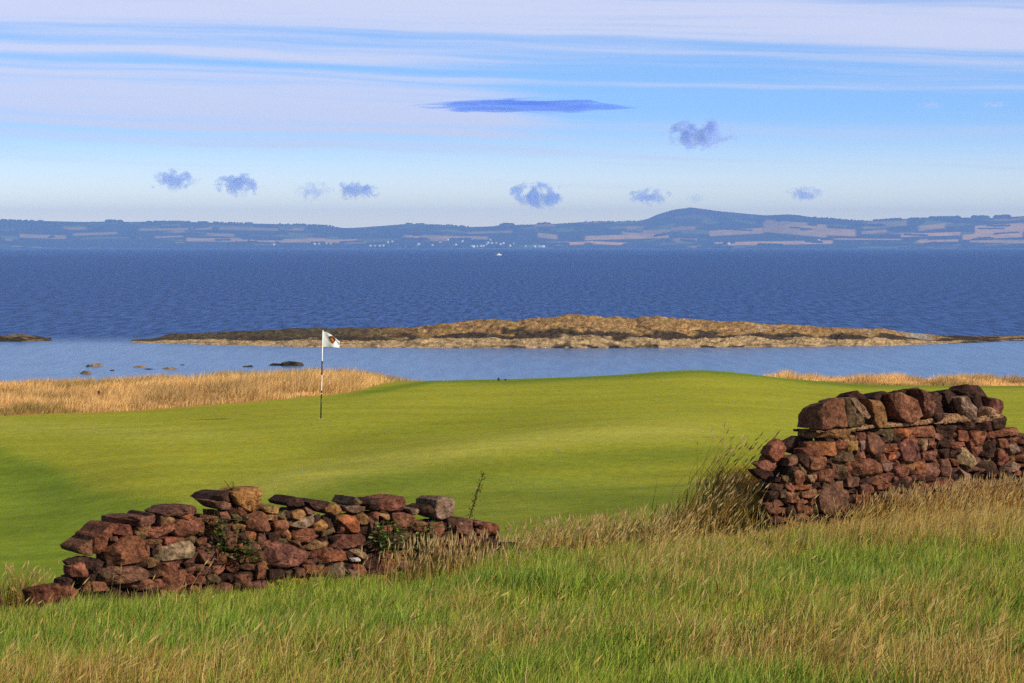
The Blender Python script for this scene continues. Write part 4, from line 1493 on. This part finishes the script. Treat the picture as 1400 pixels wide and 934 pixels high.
tips = V.reshape(-1, 5, 3)[:, 4]; mids = V.reshape(-1, 5, 3)[:, 2:4].mean(1)
dv = tips - mids + np.array([0, 0, -.03])
V, Fc, C = heads(tips - dv * .15, dv, rng.uniform(.05, .10, n), rng.uniform(.006, .010, n), sc_ * .95)
B.add(V, Fc, C)
o = B.build('seeding_grass', M_grass)
tag(o, 'straw coloured flowering grass stalks above the meadow', 'grass', kind='stuff')

# golden dune grass behind the green
def dune_scatter(n, pxr, yr):
    px = rng.uniform(*pxr, n); Y = rng.uniform(*yr, n)
    keep = rng.random(n) < Y / yr[1]
    px, Y = px[keep], Y[keep]
    X = (px - 700) / F * Y
    k = (rng.random(len(X)) < dune_mask(X, Y)) & (rng.random(len(X)) < np.where(px < 600, .12 + .88 * smooth(Y - dune_left_front(np.minimum(px, 574)), -.3, 2.6), 1))
    return px[k], X[k], Y[k]


DB = Batch()
for (n0, pxr, yr, hh) in [(330000, (-420, 580), (76, 112), .28), (170000, (1040, 1850), (98, 114), .21), (9000, (560, 720), (98, 108), .08)]:
    px, X, Y = dune_scatter(n0, pxr, yr)
    Z = ground(X, Y); n = len(X)
    tuft = fbm(X * 1.1, Y * .9, 81, 4)
    h = hh * (.45 + 1.2 * smooth(tuft, .32, .68)) * rng.uniform(.7, 1.2, n)
    h = h * np.where(px < 600, np.interp(px, [0, 250, 480, 545, 580], [.8, 1.1, 1.25, .6, .3]), 1)
    h = h * np.where(px < 600, smooth(Y - dune_left_front(np.minimum(px, 574)), -.5, 2.5) * .6 + .4, 1)
    h = h * np.where(px > 1030, .25 + 1.0 * smooth(fbm(X * .4, Y * .5, 87, 3), .38, .62), 1)
    big = fbm(X * .22, Y * .3, 83, 3)
    tone = rng.random((n, 1))
    c = np.where(tone < .5, np.array(lin(246, 204, 134)), np.where(tone < .85, np.array(lin(234, 184, 118)), np.array(lin(238, 204, 134)))) * rng.uniform(.8, 1.1, (n, 1))
    c = c * (.72 + .5 * smooth(fbm(X * .5, Y * .35, 85, 3), .3, .7))[:, None]
    gr = (smooth(big, .54, .66) * .5)[:, None]
    c = c * (1 - gr) + np.array(lin(128, 122, 52)) * gr
    lean = np.stack([rng.normal(.45, .35, n), rng.normal(0, .4, n)], -1) * h[:, None]
    V, Fc, C = blades(np.stack([X, Y, Z], -1), h, rng.uniform(.009, .017, n), lean, rng.uniform(-.9, .9, n), c, c * 1.05)
    DB.add(V, Fc, C)
o = DB.build('dune_grass', M_grass)
tag(o, 'golden dry dune grass between the green and the shore', 'grass', kind='stuff')

# ------------------------------------------------------------------ single grass clumps and weeds
def clump(name, label, cat, px, py, n, spread, hr, lean_mu, lean_sd, cols, width, head=0.0, headw=.012, group=None, pt=None):
    p = hit(px, py) if pt is None else pt
    B = Batch()
    bx = p[0] + rng.normal(0, spread[0], n); by = p[1] + rng.normal(0, spread[1], n)
    bs = np.stack([bx, by, ground(bx, by) if pt is None else np.full(n, p[2])], -1)
    h = rng.uniform(hr[0], hr[1], n)
    lean = np.stack([rng.normal(lean_mu[0], lean_sd, n), rng.normal(lean_mu[1], lean_sd, n)], -1) * h[:, None]
    cols = np.array([lin(*c) for c in cols])
    c = cols[rng.integers(0, len(cols), n)] * rng.uniform(.7, 1.15, (n, 1))
    V, Fc, C = blades(bs, h, np.full(n, width) * rng.uniform(.7, 1.3, n), lean, rng.uniform(-.8, .8, n), c, c)
    B.add(V, Fc, C)
    if head:
        sel = rng.random(n) < head
        tips = V.reshape(-1, 5, 3)[sel, 4]; mids = V.reshape(-1, 5, 3)[sel, 2:4].mean(1)
        k = len(tips)
        V2, F2, C2 = heads(tips - (tips - mids) * .1, tips - mids, rng.uniform(.06, .11, k), rng.uniform(headw * .8, headw * 1.2, k), np.repeat(np.array(lin(214, 184, 128))[None], k, 0) * rng.uniform(.8, 1.1, (k, 1)))
        B.add(V2, F2, C2)
    root = p.copy(); root[2] = bs[:, 2].min()
    B.v = [v - root for v in B.v]
    o = B.build(name, M_grass)
    o.location = root
    tag(o, label, cat, group)
    return o


clump('grass_clump', 'pale seeding grass clump in front of the left wall, tallest by the grey block', 'grass clump', 606, 808, 380, (.28, .10), (.18, .42), (.08, 0), .10, [(200, 164, 100), (176, 136, 76), (120, 124, 50)], .006, .8, .013)
clump('grass_clump', 'pale stalks leaning at the right end of the tumbled wall', 'grass clump', 668, 772, 110, (.22, .08), (.14, .26), (.35, 0), .22, [(200, 164, 100), (170, 130, 70)], .006, .8, .013)
clump('grass_clump', 'brown tussock bowed over beside the end of the right wall', 'grass clump', 1038, 722, 1500, (.16, .12), (.45, .80), (-.42, -.15), .28, [(150, 100, 48), (112, 74, 36), (176, 128, 64)], .007)
clump('grass_clump', 'tall dark green and straw tussock left of the right wall', 'grass clump', 985, 745, 1000, (.24, .14), (.35, .70), (.35, 0), .18, [(120, 112, 44), (150, 112, 54), (92, 88, 34), (186, 146, 80)], .007, .25)
clump('grass_clump', 'sparse tall wispy stalks rising against the green beside the right wall', 'grass clump', 966, 740, 110, (.20, .1), (.80, 1.2), (.42, 0), .16, [(120, 108, 56), (160, 130, 76)], .006, .7, .012)
clump('grass_clump', 'straw coloured clump amid the rubble between the two walls', 'grass clump', 905, 752, 240, (.26, .12), (.22, .42), (.28, 0), .22, [(192, 152, 84), (206, 174, 112), (130, 124, 54)], .006, .5)
clump('grass_clump', 'thin straw tuft over the low rubble right of the tumbled wall', 'grass clump', 780, 757, 320, (.38, .10), (.18, .36), (.25, 0), .22, [(192, 152, 84), (170, 126, 66), (204, 170, 108)], .006, .5)
clump('grass_clump', 'golden grass along the foot of the right wall near the picture edge', 'grass clump', 1340, 716, 1500, (.50, .12), (.22, .46), (.20, 0), .16, [(204, 156, 80), (190, 140, 70), (212, 176, 106)], .0065, .6)
clump('grass_clump', 'golden grass along the foot of the right wall below its middle', 'grass clump', 1215, 728, 800, (.38, .10), (.18, .42), (.20, 0), .16, [(204, 156, 80), (190, 140, 70), (150, 140, 60)], .0065, .6)
clump('grass_clump', 'bright green blades arching at the foot of the left wall', 'grass clump', 385, 806, 420, (.30, .08), (.16, .34), (.15, 0), .4, [(104, 130, 40), (136, 142, 60), (84, 112, 34)], .0075)
clump('grass_clump', 'mixed straw and green tuft at the left end of the tumbled wall', 'grass clump', 30, 838, 320, (.16, .12), (.2, .46), (.15, 0), .3, [(170, 130, 66), (120, 118, 46), (196, 156, 90)], .006, .3)


for (lab, px_, py_, n_) in [('straw tuft in front of the low rubble, close to the tumbled wall', 745, 768, 240), ('pale straw tuft midway between the two walls', 835, 752, 200), ('dense straw tuft just left of the tall dark tussock', 915, 748, 220), ('small straw tuft standing before the long grass between the walls', 860, 775, 200)]:
    clump('grass_clump', lab, 'grass clump', px_, py_, n_, (.24, .10), (.18, .40), (.28, 0), .26, [(206, 168, 96), (182, 140, 76), (214, 186, 124), (128, 128, 54)], .006, .6, .010)


def leafy(name, label, cat, p, n, size, ext, cols, stems=0):
    B = Batch()
    cols = np.array([lin(*c) for c in cols])
    for k in range(stems):
        b = p + np.array([rng.normal(0, ext[0] * .4), rng.normal(0, ext[1] * .3), 0]); t = b + np.array([rng.normal(0, .04), 0, ext[2] * rng.uniform(.7, 1.1)])
        V, Fc = tube([b, (b + t) / 2 + rng.normal(0, .01, 3), t], [.005, .004, .002], 5)
        B.add(V, Fc, cols[0] * .6)
    for k in range(3 if stems > 2 else 1):       # creeping runners that hold the leaves together
        zz = ext[2] * (.15 + .3 * k)
        V, Fc = tube([p + np.array([-2.2 * ext[0], -.02, zz]), p + np.array([0, -.03, zz + .02]), p + np.array([2.2 * ext[0], -.02, zz])], .003, 5)
        B.add(V, Fc, cols[0] * .6)
    c0 = np.stack([p[0] + rng.normal(0, ext[0], n), p[1] + rng.normal(0, ext[1], n) - .02, p[2] + rng.beta(1.3, 1.6, n) * ext[2]], -1)
    d = rng.normal(0, 1, (n, 3)); d[:, 2] = np.abs(d[:, 2]) * .3 - .1; d /= np.linalg.norm(d, axis=1, keepdims=True)
    sd = np.cross(d, rng.normal(0, .35, (n, 3)) + np.array([0, 0, 1.0])); sd /= np.linalg.norm(sd, axis=1, keepdims=True)
    L = size * rng.uniform(.6, 1.3, n)[:, None]; W = L * .28
    V = np.stack([c0, c0 + d * L * .4 + sd * W, c0 + d * L + np.array([0, 0, -.15]) * L, c0 + d * L * .4 - sd * W], 1).reshape(-1, 3)
    B.add(V, [np.arange(n * 4).reshape(n, 4)], np.repeat(cols[rng.integers(0, len(cols), n)] * rng.uniform(.7, 1.2, (n, 1)), 4, 0))
    root = p.copy()
    B.v = [v - root for v in B.v]
    o = B.build(name, M_leaf)
    o.location = root
    tag(o, label, cat)
    return o


def face_pt(px, py, out=.06):
    s, z = plane_hit(px, py, -out)
    return wall_xyz(np.array([s]), np.array([-out]), np.array([z]))[0]


GR = [(80, 104, 44), (96, 120, 50), (112, 128, 62)]
leafy('nettle_plant', 'dark green weed growing out of the wall below the red top stones', 'weed', face_pt(530, 756), 150, .05, (.08, .03, .28), GR, 6)
leafy('nettle_plant', 'dark green weed growing up the wall beside the pale grey block', 'weed', face_pt(586, 756), 160, .05, (.09, .03, .30), GR, 7)
leafy('weed_plant', 'green creeping weed in the joints below the tall ochre block', 'weed', face_pt(300, 760), 170, .04, (.10, .02, .40), [(84, 100, 40), (110, 116, 48), (70, 88, 34)], 4)
leafy('weed_plant', 'small green weed in the joints right of the tall ochre block', 'weed', face_pt(338, 770), 130, .04, (.07, .02, .22), [(84, 100, 40), (104, 112, 46)], 3)
leafy('dock_plant', 'yellowing dock leaves at the foot of the left wall', 'weed', face_pt(410, 806), 36, .10, (.12, .05, .10), [(170, 140, 40), (130, 130, 44), (96, 116, 40)], 2)
leafy('sprout', 'small green sprout standing on top of the tall ochre block', 'weed', face_pt(317, 672, -.1), 16, .03, (.008, .008, .09), [(84, 100, 44)], 2)
# dock stem gone to seed behind the wall
b0 = at(641, 712, 26.4); t0_ = at(661, 648, 26.4); mid_ = at(650, 681, 26.4)
B = Batch()
V, Fc = tube([b0 + np.array([0, 0, -.25]), b0, mid_, t0_], [.006, .0055, .0045, .0025], 6)
B.add(V, Fc, np.array(lin(74, 74, 40)))
for f in np.linspace(.12, 1, 13):
    c = (b0 * (1 - f) + t0_ * f) if f > 1 else (b0 + (mid_ - b0) * min(1, f * 2) + (t0_ - mid_) * max(0, f * 2 - 1))
    k = 13
    pts = c + rng.normal(0, 1, (k, 3)) * np.array([.016, .016, .018]) * (1.25 - .6 * f)
    d = rng.normal(0, 1, (k, 3)); d /= np.linalg.norm(d, axis=1, keepdims=True); e = np.cross(d, rng.normal(0, 1, (k, 3))); e /= np.linalg.norm(e, axis=1, keepdims=True)
    V = np.stack([pts, pts + d * .012 + e * .006, pts + d * .022, pts + d * .012 - e * .006], 1).reshape(-1, 3)
    B.add(V, [np.arange(k * 4).reshape(k, 4)], np.array(lin(96, 92, 54)) * rng.uniform(.8, 1.2))
root = b0.copy(); root[2] -= .25
B.v = [v - root for v in B.v]
o = B.build('tall_weed', M_leaf); o.location = root
tag(o, 'tall dark dock stem gone to seed behind the right end of the left wall', 'weed')

# ------------------------------------------------------------------ clouds well beyond the haze
def cloud_mat(name, seed, density, scale, thresh, tint, squash=(1, 1, 1), amp=3.1, soft=.24, rough=.52):
    m, n = new_mat(name)
    tcn = n.n('ShaderNodeTexCoord')
    oc = tcn.outputs['Object']
    so = n.n('ShaderNodeSeparateXYZ')
    n.l(oc, so.inputs[0])
    zlow = n.m('MULTIPLY', n.m('MINIMUM', so.outputs[2], 0.0), 0.35)
    ln = n.n('ShaderNodeVectorMath', operation='LENGTH')
    n.l(n.comb(so.outputs[0], so.outputs[1], n.m('ADD', so.outputs[2], zlow)), ln.inputs[0])
    ad = n.n('ShaderNodeVectorMath', operation='ADD')
    n.l(n.scalev(oc, squash), ad.inputs[0]); ad.inputs[1].default_value = (seed * 3.17, seed * 1.3, seed * 7.7)
    ns = n.noise(ad.outputs[0], scale, 4.0, rough, .3)
    core = n.m('SUBTRACT', 1.0, ln.outputs['Value'])
    d = n.m('ADD', n.m('MULTIPLY', core, .85), n.m('MULTIPLY', n.m('SUBTRACT', ns, .5), amp))
    d = n.m('MULTIPLY', n.step(d, thresh, thresh + soft), density)
    d = n.m('MULTIPLY', d, 1.5)
    v = n.n('ShaderNodeVolumePrincipled')
    v.inputs['Color'].default_value = (*tint, 1)
    n.l(d, v.inputs['Density'])
    v.inputs['Anisotropy'].default_value = 0.0
    finish(n, None, v.outputs[0])
    return m


CLOUDS = [  # px, py, half width, half height, density, noise scale, threshold, label
    (238, 247, 37, 18, .0075, 2.0, .22, 'ragged blue grey cloud, leftmost of the low row'),
    (327, 254, 36, 18, .0085, 1.9, .22, 'rounded blue grey cloud right of the ragged leftmost one'),
    (428, 263, 32, 17, .0030, 2.6, .30, 'faint broken wisp of cloud in the low row'),
    (488, 262, 33, 17, .0085, 2.0, .24, 'small slanting blue cloud right of the faint wisp'),
    (736, 268, 42, 22, .0085, 1.7, .18, 'compact blue cloud standing low over the middle of the far shore'),
    (957, 187, 58, 25, .0090, 2.0, .24, 'broken dark cloud high above the conical hill'),
    (887, 270, 34, 14, .0065, 2.1, .24, 'small slanting cloud just left of the conical hill'),
    (1100, 266, 29, 13, .0065, 2.1, .26, 'small hooked cloud right of the conical hill'),
    (1272, 144, 20, 7, .0050, 2.2, .24, 'tiny grey shred of cloud at the upper right, the left one of a pair'),
    (1358, 143, 24, 6, .0040, 2.2, .24, 'tiny grey shred of cloud nearest the right edge'),
    (952, 272, 18, 9, .0030, 2.4, .28, 'faint puff just above the conical hill summit')]
CLD = 36000.0
for k, (px, py, hw, hh, den, ns, th, lab) in enumerate(CLOUDS):
    bm = bmesh.new()
    bmesh.ops.create_icosphere(bm, subdivisions=4, radius=1)
    for v in bm.verts:
        v.co *= 1 + .25 * (float(fbm(v.co.x * 1.8 + k, v.co.y * 1.8 + v.co.z * 2.3 + 4, 200 + k, 3)) - .5)
    me = bpy.data.meshes.new('cloud')
    bm.to_mesh(me); bm.free()
    me.materials.append(cloud_mat('cloud_vapour', k + 1, den, ns * .75, th, (.33, .48, .98), (hw / hh, .6 * hw / hh, 1.0), 3.0, .32, .56))
    o = bpy.data.objects.new('cloud', me)
    COL.objects.link(o)
    o.location = at(px, py, CLD)
    s = CLD / F
    o.scale = (hw * s, hw * s * .6, hh * s)
    tag(o, lab, 'cloud', 'small dark clouds over the far shore')
# the long lens-shaped cloud
s = CLD / F
bm = bmesh.new()
bmesh.ops.create_icosphere(bm, subdivisions=5, radius=1)
for v in bm.verts:
    x = v.co.x
    thick = np.interp(x, [-1, -.9, -.6, -.3, 0, .25, .45, .6, .8, 1], [.25, .5, .85, 1.05, 1.05, 1.1, 1.0, .6, .3, .25])
    v.co.z = v.co.z * thick * (1.0 if v.co.z > 0 else .9) + .08 * math.sin(x * 5)
me = bpy.data.meshes.new('cloud')
bm.to_mesh(me); bm.free()
me.materials.append(cloud_mat('lens_cloud_vapour', 31, .0080, 2.3, .10, (.13, .29, 1.0), (1.0, 1.0, 1.0), 2.0, .40, .5))
o = bpy.data.objects.new('cloud', me)
COL.objects.link(o)
o.location = at(722, 146, CLD)
o.scale = (165 * s, 60 * s, 11.5 * s)
tag(o, 'long lens shaped dark blue cloud, the largest in the sky', 'cloud')

# ------------------------------------------------------------------ the air over the firth
hz0, hz1 = np.array([-9000, -160, -3.0]), np.array([9000, 26000, 345.0])
hv = [(x, y, z) for z in (hz0[2], hz1[2]) for (x, y) in ((hz0[0], hz0[1]), (hz1[0], hz0[1]), (hz1[0], hz1[1]), (hz0[0], hz1[1]))]
m, n = new_mat('haze_air')
v = n.n('ShaderNodeVolumePrincipled')
v.inputs['Color'].default_value = (.30, .54, 1.0, 1)
v.inputs['Density'].default_value = 6.5e-5
v.inputs['Anisotropy'].default_value = -0.1
finish(n, None, v.outputs[0])
haze = mesh_obj('haze', hv, [np.array([[0, 3, 2, 1], [4, 5, 6, 7], [0, 1, 5, 4], [1, 2, 6, 5], [2, 3, 7, 6], [3, 0, 4, 7]])], m)
tag(haze, 'pale blue haze in the air over the firth', 'haze', kind='stuff')
